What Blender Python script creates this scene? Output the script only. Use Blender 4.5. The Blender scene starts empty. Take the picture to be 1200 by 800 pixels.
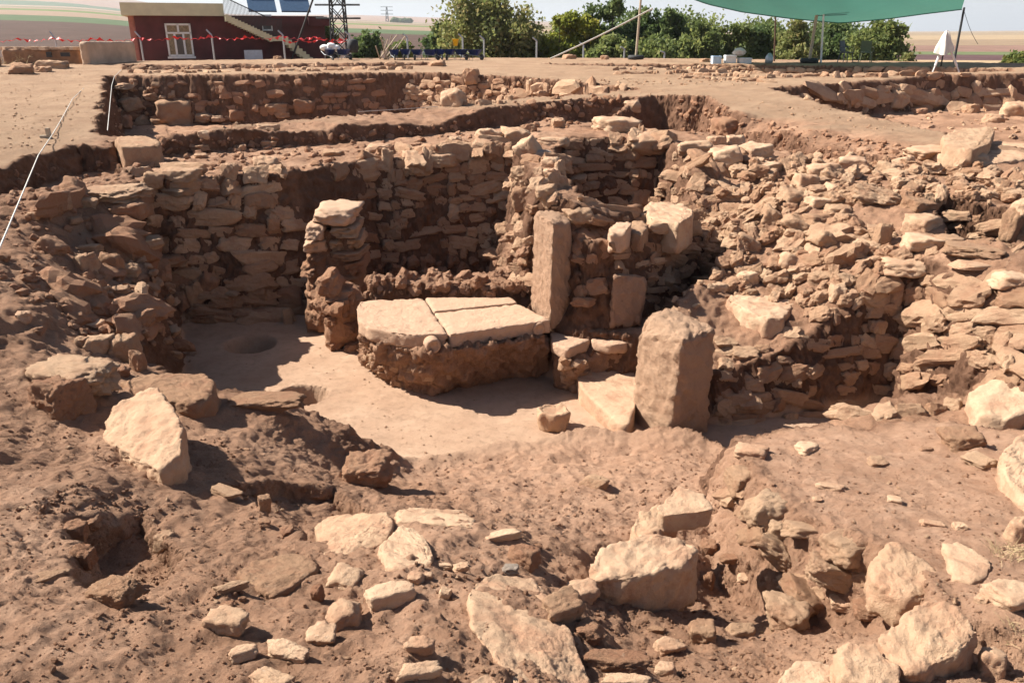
import bpy, bmesh, math, random
import numpy as np
from mathutils import Vector, Matrix
from mathutils.bvhtree import BVHTree

# ------------------------------------------------------------------ camera, sky, sun, exposure
scene = bpy.context.scene
CAM_Z = 1.7
PITCH = math.radians(21.02)
FPX = 942.0                                   # focal length for a picture 1200 wide
camd = bpy.data.cameras.new("camera"); cam = bpy.data.objects.new("camera", camd)
scene.collection.objects.link(cam); scene.camera = cam
cam.location = (0, 0, CAM_Z); cam.rotation_euler = (math.pi/2 - PITCH, 0, 0)
camd.sensor_width = 36; camd.lens = FPX/1200*36; camd.clip_start = .05; camd.clip_end = 30000

SUN_EL, SUN_AZ = math.radians(42.5), math.atan2(.27, -.96)   # direction towards the sun, from +X
sdir = Vector((math.cos(SUN_EL)*math.cos(SUN_AZ), math.cos(SUN_EL)*math.sin(SUN_AZ), math.sin(SUN_EL)))
world = bpy.data.worlds.new("World"); scene.world = world; world.use_nodes = True
nt = world.node_tree; bg = nt.nodes['Background']
sky = nt.nodes.new('ShaderNodeTexSky'); sky.sky_type = 'NISHITA'; sky.sun_disc = False
sky.sun_elevation = SUN_EL; sky.sun_rotation = math.atan2(sdir.x, sdir.y)
sky.air_density = 1.0; sky.dust_density = 1.0; sky.ozone_density = 1.0
# summer haze: the clear sky pales to a milky band above the horizon
tcw = nt.nodes.new('ShaderNodeTexCoord'); sxw = nt.nodes.new('ShaderNodeSeparateXYZ'); nt.links.new(tcw.outputs['Generated'], sxw.inputs[0])
rw = nt.nodes.new('ShaderNodeValToRGB'); rw.color_ramp.elements[0].position = .0; rw.color_ramp.elements[0].color = (.95, .95, .95, 1)
rw.color_ramp.elements[1].position = .10; rw.color_ramp.elements[1].color = (0, 0, 0, 1); nt.links.new(sxw.outputs[2], rw.inputs[0])
mw = nt.nodes.new('ShaderNodeMix'); mw.data_type = 'RGBA'; nt.links.new(rw.outputs[0], mw.inputs[0]); nt.links.new(sky.outputs[0], mw.inputs[6]); mw.inputs[7].default_value = (8.6, 8.95, 9.7, 1)
nt.links.new(mw.outputs[2], bg.inputs[0]); bg.inputs[1].default_value = .05
sl = bpy.data.lights.new("sun", 'SUN'); sl.energy = 5.0; sl.angle = math.radians(.5); sl.color = (1, .958, .855)
so = bpy.data.objects.new("sun", sl); scene.collection.objects.link(so)
so.rotation_euler = sdir.to_track_quat('Z', 'Y').to_euler()
scene.view_settings.view_transform = 'Standard'; scene.view_settings.look = 'None'
scene.view_settings.exposure = 1.12; scene.view_settings.gamma = 1
scene.view_settings.use_curve_mapping = False
scene.cycles.max_bounces = 5; scene.cycles.diffuse_bounces = 2
scene.cycles.volume_bounces = 0

rng = np.random.default_rng(7); random.seed(7)
cP, sP = math.cos(PITCH), math.sin(PITCH)
CAM = np.array([0, 0, CAM_Z])

# ------------------------------------------------------------------ helpers: view geometry
def ray(u, v):
    cx, cy = (u-600)/FPX, (400-v)/FPX
    return np.array([cx, cP+cy*sP, -sP+cy*cP])
def PZ(u, v, z):                              # the point at height z seen at (u, v)
    d = ray(u, v); return CAM + d*((z-CAM_Z)/d[2])
def PY(u, v, y):                              # the point at distance y seen at (u, v)
    d = ray(u, v); return CAM + d*(y/d[1])
def depth(p): return p[1]*cP + (CAM_Z-p[2])*sP

# ------------------------------------------------------------------ helpers: noise (numpy gradient noise)
_perm = np.random.default_rng(3).permutation(256); _perm = np.concatenate([_perm, _perm, _perm])
_g = np.random.default_rng(5).normal(size=(256, 3)); _g /= np.linalg.norm(_g, axis=1)[:, None]
def pnoise(P):
    P = np.asarray(P, float); i = np.floor(P).astype(int); f = P-i; i &= 255
    w = f*f*f*(f*(f*6-15)+10); out = np.zeros(len(P))
    for dx in (0, 1):
        for dy in (0, 1):
            for dz in (0, 1):
                h = _perm[_perm[_perm[i[:, 0]+dx]+i[:, 1]+dy]+i[:, 2]+dz]
                g = _g[h]
                d = g[:, 0]*(f[:, 0]-dx)+g[:, 1]*(f[:, 1]-dy)+g[:, 2]*(f[:, 2]-dz)
                out += d*(w[:, 0] if dx else 1-w[:, 0])*(w[:, 1] if dy else 1-w[:, 1])*(w[:, 2] if dz else 1-w[:, 2])
    return out*1.6
def fbm(P, oct=4, gain=.5, ridged=False):
    P = np.asarray(P, float); s = 0; a = 1
    for k in range(oct):
        n = pnoise(P*(2.03**k)+k*17.3)
        s = s+a*((.5-np.abs(n))*1.2 if ridged else n); a *= gain
    return s

# ------------------------------------------------------------------ helpers: meshes and objects
COL = scene.collection
def mesh_from(name, V, F, mat=None, smooth=True, tint=None):
    me = bpy.data.meshes.new(name); V = np.asarray(V, np.float32)
    if isinstance(F, np.ndarray):
        n = F.shape[1]
        me.vertices.add(len(V)); me.vertices.foreach_set('co', V.ravel())
        me.loops.add(F.size); me.loops.foreach_set('vertex_index', F.ravel().astype(np.int32))
        me.polygons.add(len(F)); me.polygons.foreach_set('loop_start', np.arange(0, F.size, n, dtype=np.int32))
        me.polygons.foreach_set('loop_total', np.full(len(F), n, np.int32))
    else:
        me.from_pydata([tuple(map(float, v)) for v in V], [], F)
    me.update(calc_edges=True)
    me.polygons.foreach_set('use_smooth', np.full(len(me.polygons), smooth))
    if tint is not None:
        a = me.attributes.new('tint', 'FLOAT', 'POINT'); a.data.foreach_set('value', np.asarray(tint, np.float32))
    if mat: me.materials.append(mat)
    me.validate(); me.update()
    return me
def link(name, me, parent=None, label=None, cat=None, group=None, kind=None, loc=None):
    o = bpy.data.objects.new(name, me); COL.objects.link(o)
    if loc is not None: o.location = tuple(map(float, loc))
    if parent: o.parent = parent
    tag(o, label, cat, group, kind); return o
def tag(o, label=None, cat=None, group=None, kind=None):
    if label: o['label'] = label
    if cat: o['category'] = cat
    if group: o['group'] = group
    if kind: o['kind'] = kind
    return o
def empty(name, loc, label, cat, group=None, rz=0):
    o = bpy.data.objects.new(name, None); COL.objects.link(o); o.location = tuple(map(float, loc))
    o.rotation_euler.z = rz; return tag(o, label, cat, group)
def obj_centered(name, V, F, mat, **kw):      # mesh with its origin at its own base centre
    V = np.asarray(V, float); c = np.array([V[:, 0].mean(), V[:, 1].mean(), V[:, 2].min()])
    par = kw.get('parent'); tint = kw.pop('tint', None); smooth = kw.pop('smooth', True)
    me = mesh_from(name, V-c, F, mat, smooth, tint)
    loc = c-(np.array(par.location) if par else 0)
    return link(name, me, loc=loc, **kw)

class MB:                                     # collects boxes, tubes and prisms in one mesh
    def __init__(s): s.V = []; s.F = []
    def add(s, V, F):
        n = len(s.V); s.V += [tuple(map(float, v)) for v in V]; s.F += [tuple(n+i for i in f) for f in F]
    def box(s, c, size, rz=0, tilt=None, bev=0):
        bm = bmesh.new(); bmesh.ops.create_cube(bm, size=1)
        bmesh.ops.scale(bm, vec=size, verts=bm.verts)
        if bev: bmesh.ops.bevel(bm, geom=bm.edges[:], offset=bev, segments=2, affect='EDGES')
        M = Matrix.Translation(c) @ Matrix.Rotation(rz, 4, 'Z')
        if tilt is not None: M = M @ tilt
        bm.verts.index_update(); s.add([M @ v.co for v in bm.verts], [[v.index for v in f.verts] for f in bm.faces]); bm.free()
    def tube(s, pts, r, n=8, r2=None, cap=True):
        pts = [Vector(p) for p in pts]; V = []; F = []
        for i, p in enumerate(pts):
            d = (pts[min(i+1, len(pts)-1)]-pts[max(i-1, 0)]).normalized()
            a = d.cross(Vector((0, 0, 1)));  a = Vector((1, 0, 0)) if a.length < .1 else a.normalized()
            b = d.cross(a); rr = r if r2 is None else r+(r2-r)*i/(len(pts)-1)
            for k in range(n):
                t = 2*math.pi*k/n; V.append(p+a*math.cos(t)*rr+b*math.sin(t)*rr)
        for i in range(len(pts)-1):
            for k in range(n): F.append((i*n+k, i*n+(k+1) % n, (i+1)*n+(k+1) % n, (i+1)*n+k))
        if cap: F.append(tuple(range(n-1, -1, -1))); F.append(tuple((len(pts)-1)*n+k for k in range(n)))
        s.add(V, F)
    def lathe(s, prof, c=(0, 0, 0), n=20, sx=1, sy=1, rot=None):
        V = []; F = []
        for r, z in prof:
            for k in range(n):
                t = 2*math.pi*k/n; p = Vector((r*math.cos(t)*sx, r*math.sin(t)*sy, z))
                if rot is not None: p = rot @ p
                V.append(p+Vector(c))
        m = len(prof)
        for i in range(m-1):
            for k in range(n): F.append((i*n+k, i*n+(k+1) % n, (i+1)*n+(k+1) % n, (i+1)*n+k))
        F.append(tuple(range(n-1, -1, -1))); F.append(tuple((m-1)*n+k for k in range(n)))
        s.add(V, F)
    def build(s, name, mat, parent=None, smooth=False, origin=None, **kw):
        V = np.array(s.V); o = np.zeros(3) if origin is None else np.array(origin, float)
        if parent is None and origin is None: o = np.array([V[:, 0].mean(), V[:, 1].mean(), V[:, 2].min()])
        if parent is not None and origin is None: o = np.array(parent.location) if parent.rotation_euler.z == 0 and not parent.get('_local') else o
        me = mesh_from(name, V-o, s.F, mat, smooth)
        ob = link(name, me, parent=parent, **kw)
        if parent is None: ob.location = tuple(o)
        return ob

def refine(V, F, tol, ev, maxit=14, nmax=2_000_000):
    """split triangle edges longer than tol(mid) until none is; ev(P) moves new vertices onto the surface"""
    for it in range(maxit):
        E = np.concatenate([F[:, [0, 1]], F[:, [1, 2]], F[:, [2, 0]]]); Es = np.sort(E, 1)
        key = Es[:, 0].astype(np.int64)*len(V)+Es[:, 1]
        uk, inv = np.unique(key, return_inverse=True)
        a, b = uk//len(V), uk % len(V)
        mid = (V[a]+V[b])/2; L = np.linalg.norm(V[a]-V[b], axis=1)
        mark = L > tol(mid)
        if not mark.any() or len(F) > nmax: break
        nid = np.full(len(uk), -1, np.int64); nid[mark] = len(V)+np.arange(mark.sum())
        V = np.concatenate([V, ev(mid[mark])])
        m = nid[inv].reshape(3, -1).T                      # new vertex on edge 01, 12, 20
        k = (m[:, 0] >= 0)*1+(m[:, 1] >= 0)*2+(m[:, 2] >= 0)*4
        out = [F[k == 0]]
        for kk, r in ((1, 0), (2, 1), (4, 2)):
            s = k == kk; f = np.roll(F[s], -r, 1); n = np.roll(m[s], -r, 1)[:, 0]
            out += [np.stack([f[:, 0], n, f[:, 2]], 1), np.stack([n, f[:, 1], f[:, 2]], 1)]
        for kk, r in ((3, 0), (6, 1), (5, 2)):
            s = k == kk; f = np.roll(F[s], -r, 1); n = np.roll(m[s], -r, 1)
            out += [np.stack([n[:, 0], f[:, 1], n[:, 1]], 1), np.stack([f[:, 0], n[:, 0], n[:, 1]], 1), np.stack([f[:, 0], n[:, 1], f[:, 2]], 1)]
        s = k == 7; f = F[s]; n = m[s]
        out += [np.stack([f[:, 0], n[:, 0], n[:, 2]], 1), np.stack([n[:, 0], f[:, 1], n[:, 1]], 1), np.stack([n[:, 2], n[:, 1], f[:, 2]], 1), n]
        F = np.concatenate(out)
    return V, F
def vnormals(V, F):
    n = np.cross(V[F[:, 1]]-V[F[:, 0]], V[F[:, 2]]-V[F[:, 0]]); N = np.zeros_like(V)
    for k in range(3):
        for c in range(3): N[:, c] += np.bincount(F[:, k], n[:, c], len(V))
    return N/np.maximum(np.linalg.norm(N, axis=1), 1e-12)[:, None]
def laplace(V, F, it=1, lam=.5):
    E = np.concatenate([F[:, [0, 1]], F[:, [1, 2]], F[:, [2, 0]]]); a = np.r_[E[:, 0], E[:, 1]]; b = np.r_[E[:, 1], E[:, 0]]
    cnt = np.bincount(a, minlength=len(V))[:, None]
    for _ in range(it):
        S = np.stack([np.bincount(a, V[b, c], len(V)) for c in range(3)], 1)
        V = V+lam*(S/np.maximum(cnt, 1)-V)
    return V

# ------------------------------------------------------------------ materials
def mat_new(name):
    m = bpy.data.materials.new(name); m.use_nodes = True
    return m, m.node_tree, m.node_tree.nodes['Principled BSDF']
def simple(name, col, rough=.7, metal=0, noise=.12, scale=8, bump=0):
    m, t, b = mat_new(name); b.inputs['Roughness'].default_value = rough; b.inputs['Metallic'].default_value = metal
    tc = t.nodes.new('ShaderNodeTexCoord'); n = t.nodes.new('ShaderNodeTexNoise'); n.inputs['Scale'].default_value = scale; n.inputs['Detail'].default_value = 6
    t.links.new(tc.outputs['Object'], n.inputs['Vector'])
    r = t.nodes.new('ShaderNodeValToRGB'); e = r.color_ramp.elements
    e[0].position = .3; e[1].position = .7
    e[0].color = (*[c*(1-noise) for c in col], 1); e[1].color = (*[min(1, c*(1+noise)) for c in col], 1)
    t.links.new(n.outputs[0], r.inputs[0]); t.links.new(r.outputs[0], b.inputs['Base Color'])
    if bump:
        bp = t.nodes.new('ShaderNodeBump'); bp.inputs['Strength'].default_value = bump; bp.inputs['Distance'].default_value = .02
        t.links.new(n.outputs[0], bp.inputs['Height']); t.links.new(bp.outputs[0], b.inputs['Normal'])
    return m
def N(t, typ, **kw):
    n = t.nodes.new(typ)
    for k, v in kw.items():
        if k in n.inputs.keys() if hasattr(n.inputs, 'keys') else False: n.inputs[k].default_value = v
        else: setattr(n, k, v)
    return n
def noise(t, vec, scale, detail=6, rough=.6):
    n = t.nodes.new('ShaderNodeTexNoise'); n.inputs['Scale'].default_value = scale; n.inputs['Detail'].default_value = detail
    n.inputs['Roughness'].default_value = rough; t.links.new(vec, n.inputs['Vector']); return n.outputs[0]
def ramp(t, fac, stops, interp='LINEAR'):
    r = t.nodes.new('ShaderNodeValToRGB'); e = r.color_ramp.elements; r.color_ramp.interpolation = interp
    while len(e) < len(stops): e.new(.5)
    for k, (p, c) in enumerate(stops):
        e[k].position = p; e[k].color = (*c, 1) if len(c) == 3 else c
    t.links.new(fac, r.inputs[0]); return r.outputs[0]
def mix(t, fac, a, b, mode='MIX'):
    m = t.nodes.new('ShaderNodeMix'); m.data_type = 'RGBA'; m.blend_type = mode
    for s, x in ((m.inputs[0], fac), (m.inputs[6], a), (m.inputs[7], b)):
        if isinstance(x, (int, float)): s.default_value = x
        elif isinstance(x, tuple): s.default_value = (*x, 1)
        else: t.links.new(x, s)
    return m.outputs[2]
def math_(t, op, a, b=0.0, clamp=False):
    m = t.nodes.new('ShaderNodeMath'); m.operation = op; m.use_clamp = clamp
    for s, x in ((m.inputs[0], a), (m.inputs[1], b)):
        if isinstance(x, (int, float)): s.default_value = x
        else: t.links.new(x, s)
    return m.outputs[0]
def bump(t, h, b, strength, dist, prev=None):
    n = t.nodes.new('ShaderNodeBump'); n.inputs['Strength'].default_value = strength; n.inputs['Distance'].default_value = dist
    t.links.new(h, n.inputs['Height'])
    if prev is not None: t.links.new(prev, n.inputs['Normal'])
    t.links.new(n.outputs[0], b.inputs['Normal']); return n.outputs[0]

def stone_mat(name, lo, hi, dust=(.36, .175, .105), dusty=.5, grain=1.0):
    m, t, b = mat_new(name); b.inputs['Roughness'].default_value = .93; b.inputs['Specular IOR Level'].default_value = .2
    g = t.nodes.new('ShaderNodeNewGeometry'); P = g.outputs['Position']
    a = t.nodes.new('ShaderNodeAttribute'); a.attribute_name = 'tint'
    oi = t.nodes.new('ShaderNodeObjectInfo')
    c = mix(t, a.outputs['Fac'], lo, hi)
    c = mix(t, ramp(t, noise(t, P, 9, 5), [(.35, (0, 0, 0)), (.65, (1, 1, 1))]), mix(t, .22, c, (.34, .21, .135)), c)
    # soil smeared and caked on the stone
    d = noise(t, P, 4.5, 8, .68)
    dm = ramp(t, d, [(.56-.2*dusty, (0, 0, 0)), (.70-.12*dusty, (1, 1, 1))])
    c = mix(t, math_(t, 'MULTIPLY', dm, .35+.45*dusty), c, dust)
    # pale lichen or lime flecks, dark pits
    c = mix(t, math_(t, 'MULTIPLY', ramp(t, noise(t, P, 42, 4, .7), [(.60, (0, 0, 0)), (.72, (1, 1, 1))]), .35), c, (.62, .50, .38))
    c = mix(t, math_(t, 'MULTIPLY', ramp(t, noise(t, P, 75, 3, .7), [(.28, (1, 1, 1)), (.38, (0, 0, 0))]), .45), c, (.14, .085, .055))
    t.links.new(c, b.inputs['Base Color'])
    p0 = bump(t, noise(t, P, 7, 6, .6), b, .3*grain, .06)
    p1 = bump(t, noise(t, P, 28, 9, .75), b, 1.0*grain, .035, p0)
    bump(t, noise(t, P, 150, 4, .7), b, 1.0*grain, .010, p1)
    return m
STONE = stone_mat('limestone_rubble', (.42, .235, .138), (.66, .43, .275), dusty=.5)
PALE = stone_mat('pale_limestone', (.49, .315, .20), (.60, .41, .272), dusty=.6, grain=.55)
CUT = stone_mat('dressed_limestone', (.56, .355, .24), (.63, .41, .28), dusty=.18, grain=.7)
ORTHO = stone_mat('pitted_limestone', (.52, .305, .20), (.64, .415, .272), dusty=.08, grain=1.1)
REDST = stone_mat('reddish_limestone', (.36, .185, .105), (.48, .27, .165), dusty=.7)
GREYST = stone_mat('grey_limestone', (.36, .29, .235), (.45, .37, .31), dusty=.2)
# ------------------------------------------------------------------ the excavated ground
BP = [  # seen at (u, v), at height z
 (0,800,-.25),(200,800,-.35),(400,800,-.35),(600,800,-.4),(700,800,-.6),(780,800,-1.0),(860,800,-1.0),(1000,800,-.9),(1200,800,-.8),
 (0,700,-.4),(150,700,-.5),(300,720,-.5),(450,720,-.5),(600,700,-.55),(670,735,-.75),(730,760,-1.15),(800,740,-1.2),(900,770,-1.1),(1050,750,-1.0),(1200,700,-1.0),
 (0,560,-.6),(100,560,-.65),(200,590,-.85),(300,600,-.95),(400,625,-.9),(500,620,-.92),(590,630,-1.05),(630,660,-1.0),(640,625,-1.3),
 (120,650,-.62),(60,620,-.52),(150,615,-.85),(185,650,-.75),
 (480,570,-1.85),(540,560,-1.9),(600,560,-1.85),(700,560,-1.85),(790,550,-1.95),(830,535,-2.1),(560,590,-1.55),(600,600,-1.5),(700,620,-1.45),(760,640,-1.4),
 (730,690,-1.35),(850,650,-1.8),(830,600,-1.65),(870,640,-1.9),(930,705,-1.76),(850,700,-1.72),(800,700,-1.6),(890,660,-1.85),(1010,730,-1.45),(640,520,-2.15),(560,535,-2.15),(480,548,-2.15),(720,520,-2.15),
 (0,430,-.65),(80,500,-.85),(200,450,-1.05),(300,480,-1.2),(345,475,-1.35),(300,540,-1.15),(400,560,-1.55),(380,515,-1.5),(450,565,-1.95),(420,590,-1.2),(250,460,-1.12),(385,500,-1.5),
 (0,300,-.35),(100,300,-.7),(0,200,0),(60,230,-.12),(120,260,-.5),(170,330,-1.0),(100,380,-.95),(150,420,-1.15),(60,420,-.85),(20,360,-.55),(155,235,-.35),(190,300,-.9),
 (0,120,.05),(60,180,.0),(100,172,.0),(60,100,.2),(120,120,.1),
 (135,197,-.08),(250,200,-.12),(350,195,-.15),(420,190,-.15),(500,178,-.15),(590,158,-.1),(400,166,-.35),(250,180,-.3),(520,150,-.3),
 (260,150,0),(400,143,0),(560,125,.02),(740,112,.08),(650,118,.05),
 (630,235,-.1),(660,240,-.12),(600,200,-.1),(655,190,-.1),(660,167,-.1),(740,150,-.05),(700,158,-.1),(760,170,-.08),(850,212,-.12),(800,190,-.1),
 (930,225,-.32),(1000,225,-.3),(1100,225,-.25),(1200,240,-.3),(1100,198,-.22),(1200,205,-.2),(880,195,-.2),
 (850,340,-1.2),(900,350,-1.2),(1000,372,-1.15),(950,285,-.7),(1000,325,-.85),(870,270,-.7),(1050,300,-.62),(1150,312,-.5),(1200,330,-.5),(830,310,-1.35),(900,305,-.95),(840,230,-.3),
 (1200,510,-1.5),(1100,488,-1.5),(1130,472,-1.6),(1200,560,-1.3),(1050,420,-1.35),(1200,420,-1.0),(1120,400,-1.05),
 (1160,600,-1.1),(1060,600,-1.2),(1000,560,-1.25),
 (870,160,-.35),(950,175,-.3),(1050,190,-.2),(800,113,.15),(870,132,.1),(950,148,.03),(1050,163,0),(1120,178,-.02),(1200,190,-.02),
 (930,130,.08),(1050,140,.05),(1150,160,0),
]
BW = [  # plain points of ground out of sight
 (0,.5,-.2),(-2,.5,0),(2,.5,-.5),(-5,1,.1),(5,1,-.6),(0,-4,.1),(-6,-4,.2),(6,-4,0),(-8,4,.1),(-9,7,.1),(-12,2,.1),(6,4,-.8),(8,6,-.2),(9,3,0),(12,6,.1),(10,10,0),(12,14,.05),
 (-14,10,.1),(-14,18,.15),(-10,24,.3),(0,24,.25),(8,24,.2),(15,22,.2),(-20,30,.4),(-8,30,.4),(4,30,.4),(18,30,.4),(-25,15,.1),(25,15,.1),(-25,0,.1),(25,0,.1),(-22,-10,.1),(22,-10,.1),
 (0,36,.42),(-14,36,.42),(14,36,.42),(26,30,.4),
]
_c = np.array([[*PZ(u, v, z)[:2], z] for u, v, z in BP]+[list(p) for p in BW])
_X = _c[:, :2]; _D = np.linalg.norm(_X[:, None]-_X[None], axis=2); n_ = len(_X)
_A = np.zeros((n_+3, n_+3)); _A[:n_, :n_] = _D-np.eye(n_)*.03; _A[:n_, n_] = 1; _A[:n_, n_+1:] = _X; _A[n_, :n_] = 1; _A[n_+1:, :n_] = _X.T
_w = np.linalg.solve(_A, np.r_[_c[:, 2], 0, 0, 0])
def rbf(x, y):
    out = np.empty(len(x))
    for s in range(0, len(x), 50000):
        xx, yy = x[s:s+50000], y[s:s+50000]
        d = np.sqrt((xx[:, None]-_X[None, :, 0])**2+(yy[:, None]-_X[None, :, 1])**2)
        out[s:s+50000] = d@_w[:n_]+_w[n_]+_w[n_+1]*xx+_w[n_+2]*yy
    return out
def sdist(poly, x, y):                        # signed distance to a polygon, negative inside
    poly = np.asarray(poly, float); d = np.full(len(x), 1e9); ins = np.zeros(len(x), bool)
    for i in range(len(poly)):
        a, b = poly[i], poly[(i+1) % len(poly)]; e = b-a
        t = np.clip(((x-a[0])*e[0]+(y-a[1])*e[1])/(e@e), 0, 1)
        d = np.minimum(d, np.hypot(x-a[0]-t*e[0], y-a[1]-t*e[1]))
        if a[1] != b[1]:
            c = (a[1] > y) != (b[1] > y); ins ^= c & (x < (b[0]-a[0])*(y-a[1])/(b[1]-a[1])+a[0])
    return np.where(ins, -d, d)
def W(*pts): return [tuple(PZ(*p)[:2]) for p in pts]
FLOOR = -2.2
ROOM = [(-4.1,9.2),(-4.7,10.75),(-2.95,11.3),(-2.35,10.6),(-1.9,9.7),(.1,9.5),(.6,8.7),(1.5,8.55),(1.75,7.6),(4.15,8.15),(4.15,7.1),(2.3,6.75),(1.9,7.1),(1.4,7.3),
        (.78,7.35),(0,7.15),(-.9,6.85),(-1.25,6.7),(-1.5,6.62),(-2.0,6.7),(-2.7,6.55),(-3.3,7.0)]
PITS = [
 (W((132,164,0),(175,157,0),(260,151,0),(400,144,0),(560,127,.02),(650,119,.05),(742,114,.08),(740,132,-.3),(640,145,-.2),(590,162,-.12),(400,198,-.2),(150,205,-.1)), [tuple(PZ(150,172,-.6)), tuple(PZ(620,137,-.7)), tuple(PZ(400,192,-.22))], 4, .10),
 (W((-90,222,0),(0,201,0),(45,183,0),(95,171,0),(128,170,0),(150,200,-.2),(150,225,-.45),(60,255,-.5),(0,272,-.5),(-90,300,-.5)), -.42, 3, .08),
 (W((840,132,.05),(890,142,.03),(960,158,0),(1050,178,-.02),(1105,195,-.05),(1040,203,-.3),(940,195,-.35),(860,178,-.4),(815,165,-.6)), [tuple(PZ(830,150,-.7)), tuple(PZ(1080,190,-.38)), tuple(PZ(940,195,-.45))], 2.2, .15),  # polygon, floor height, steepness, edge wander
 (ROOM, FLOOR, 4.5, .06),
 ([(-2.35,10.9),(-2.2,9.6),(.05,9.6),(.15,10.6),(-.1,13.3),(-2.1,13.1)], -1.3, 5, .06),
 ([(-2.15,12.95),(-.3,13.25),(-.2,10.7),(-1.0,10.25),(-2.1,10.35)], -2.15, 5, .08),
 ([(-3.0,11.3),(-2.95,10.5),(-2.0,9.95),(-1.8,12.8),(-2.2,12.8)], -2.05, 5, .05),
 ([(.75,8.7),(1.5,8.35),(1.95,8.9),(2.45,9.7),(2.75,10.6),(2.2,10.6),(1.4,9.35)], -1.55, 3, .06),
 ([(1.05,10.3),(2.45,11.2),(2.6,14.8),(1.0,14.9),(.85,12)], -1.6, 6, .05),
 ([(1.0,17.0),(3.2,16.8),(4.4,17.2),(4.7,21.5),(3.9,22.3),(1.6,19.6)], -1.35, 4, .15),
 (W((133,92,.25),(330,94,.2),(480,92,.2),(600,96,.2),(700,102,.17),(735,104,.17),(640,113,.1),(520,120,.06),(400,133,.0),(210,152,0),(128,158,0)), -1.25, 5, .15),
 (W((915,104,.2),(1000,100,.2),(1110,92,.25),(1290,90,.25),(1290,190,-.05),(1190,170,0),(1090,151,.0),(1000,128,.1)), -.75, 3, .15),
 (W((150,76.5,.4),(330,76,.4),(500,74.5,.4),(500,79,.35),(300,84,.3),(150,84.5,.3)), -.15, 4, .1),
 (W((640,76,.4),(900,77,.4),(1180,82,.38),(1180,87,.3),(900,88,.3),(820,84,.3)), -.3, 4, .1),
 (W((262,572,-.98),(300,584,-1.0),(335,612,-1.0),(362,648,-.98),(402,640,-1.0),(425,600,-1.15),(385,572,-1.3),(330,560,-1.15)), [tuple(PZ(300,585,-1.17)), tuple(PZ(362,650,-1.14)), tuple(PZ(410,590,-1.5))], 3, .04),
 (W((98,598,-.62),(112,640,-.62),(118,692,-.62),(175,700,-.65),(215,660,-.75),(165,600,-.8)), -.92, 3.5, .04),
 (W((1100,245,-.4),(1200,262,-.4),(1330,262,-.4),(1330,300,-.4),(1190,292,-.45),(1135,290,-.5)), -1.3, 5, .05),
]
RAISE = [ # polygon, plane points, steepness, wander
 (W((862,528,-1.45),(890,572,-1.3),(915,603,-1.22),(1000,648,-1.1),(1065,672,-1.05),(1115,740,-.95),(1330,805,-.85),(1420,640,-1.0),(1320,540,-1.2),(1130,500,-1.35),(1090,492,-1.4),(1010,510,-1.42),(960,497,-1.35),(900,510,-1.42)),
  [(1.9,5.8,-1.36),(2.5,4,-1.0),(4.5,5.5,-1.22)], 1.7, .06),
 ([(.85,9.05),(1.15,9.0),(1.6,9.5),(2.35,10.55),(2.15,10.9),(1.3,9.95),(.8,9.7)], [(1,9,-.55),(2,9,-.55),(1,10,-.58)], 6, .03),
]
_hole = [(PZ(293,403,FLOOR), .31, .28), (PZ(352,464,FLOOR), .27, .45)]
def smin(a, b, k):
    h = np.clip(.5+.5*(b-a)/k, 0, 1); return b*(1-h)+a*h-k*h*(1-h)
_plane = []
for _, pp, _k, _w2 in RAISE: _plane.append(np.linalg.solve(np.array([[x, y, 1] for x, y, z in pp]), np.array([z for x, y, z in pp])))
def far_z(x, y):
    r = np.hypot(x, y); s = np.clip((r-120)/2500, 0, 1.4)
    az = x/np.maximum(np.abs(y), 1); L = np.clip((.22-az)/.8, 0, 1)          # rises towards the left
    h = -1.0+s*(5+62*L)*(1+.18*np.sin(az*9+1.3)+.10*np.sin(az*23)) + np.clip((r-2300)/1500, 0, 1)*L*46*(1+.35*np.sin(az*14+2))
    return h
def ground_z(x, y):
    x = np.asarray(x, float); y = np.asarray(y, float); r = np.hypot(x, y-10)
    z = np.empty(len(x)); near = r < 60
    z[:] = far_z(x, y)
    xn, yn = x[near], y[near]
    if near.any():
        zb = rbf(xn, yn); q = np.stack([xn, yn, np.zeros(len(xn))], 1)
        n1 = pnoise(q*1.3)+.5*pnoise(q*3.1); n2 = pnoise(q*1.3+50)+.5*pnoise(q*3.1+50)
        zb = zb+.02*n1
        for poly, fl, k, wn in PITS:
            d = sdist(poly, xn+n1*wn, yn+n2*wn)
            zb = smin(zb, fl+k*np.maximum(d, 0)+.012*n2, .05) if not isinstance(fl, list) else smin(zb, (np.linalg.solve(np.array([[a_, b_, 1] for a_, b_, c_ in fl]), np.array([c_ for a_, b_, c_ in fl]))[None]*np.stack([xn, yn, np.ones(len(xn))], 1)).sum(1)+k*np.maximum(d, 0)+.012*n2, .04)
        for (poly, _, k, wn), pl in zip(RAISE, _plane):
            d = sdist(poly, xn+n1*wn, yn+n2*wn)
            zb = np.maximum(zb, pl[0]*xn+pl[1]*yn+pl[2]-k*np.maximum(d, 0))
        for c, rad, dep in _hole:
            d = np.hypot(xn-c[0], yn-c[1])/rad*(1+.1*n1); zb = zb-dep*np.clip((1.12-d)*4, 0, 1)
        # the mound ends 41 m away and drops to the fields
        e = np.clip((np.hypot(xn, yn-4)-39+n1*.8)/8, 0, 1); e = e*e*(3-2*e)
        z[near] = zb*(1-e)+z[near]*e
    return z
def in_view(P, m=1.12):
    dx = P[:, 0]; dep = P[:, 1]*cP+(CAM_Z-P[:, 2])*sP
    up = P[:, 1]*sP-(CAM_Z-P[:, 2])*cP
    return (dep > .5) & (np.abs(dx) < dep*600/FPX*m+.4) & (np.abs(up) < dep*400/FPX*m+.4)
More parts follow.
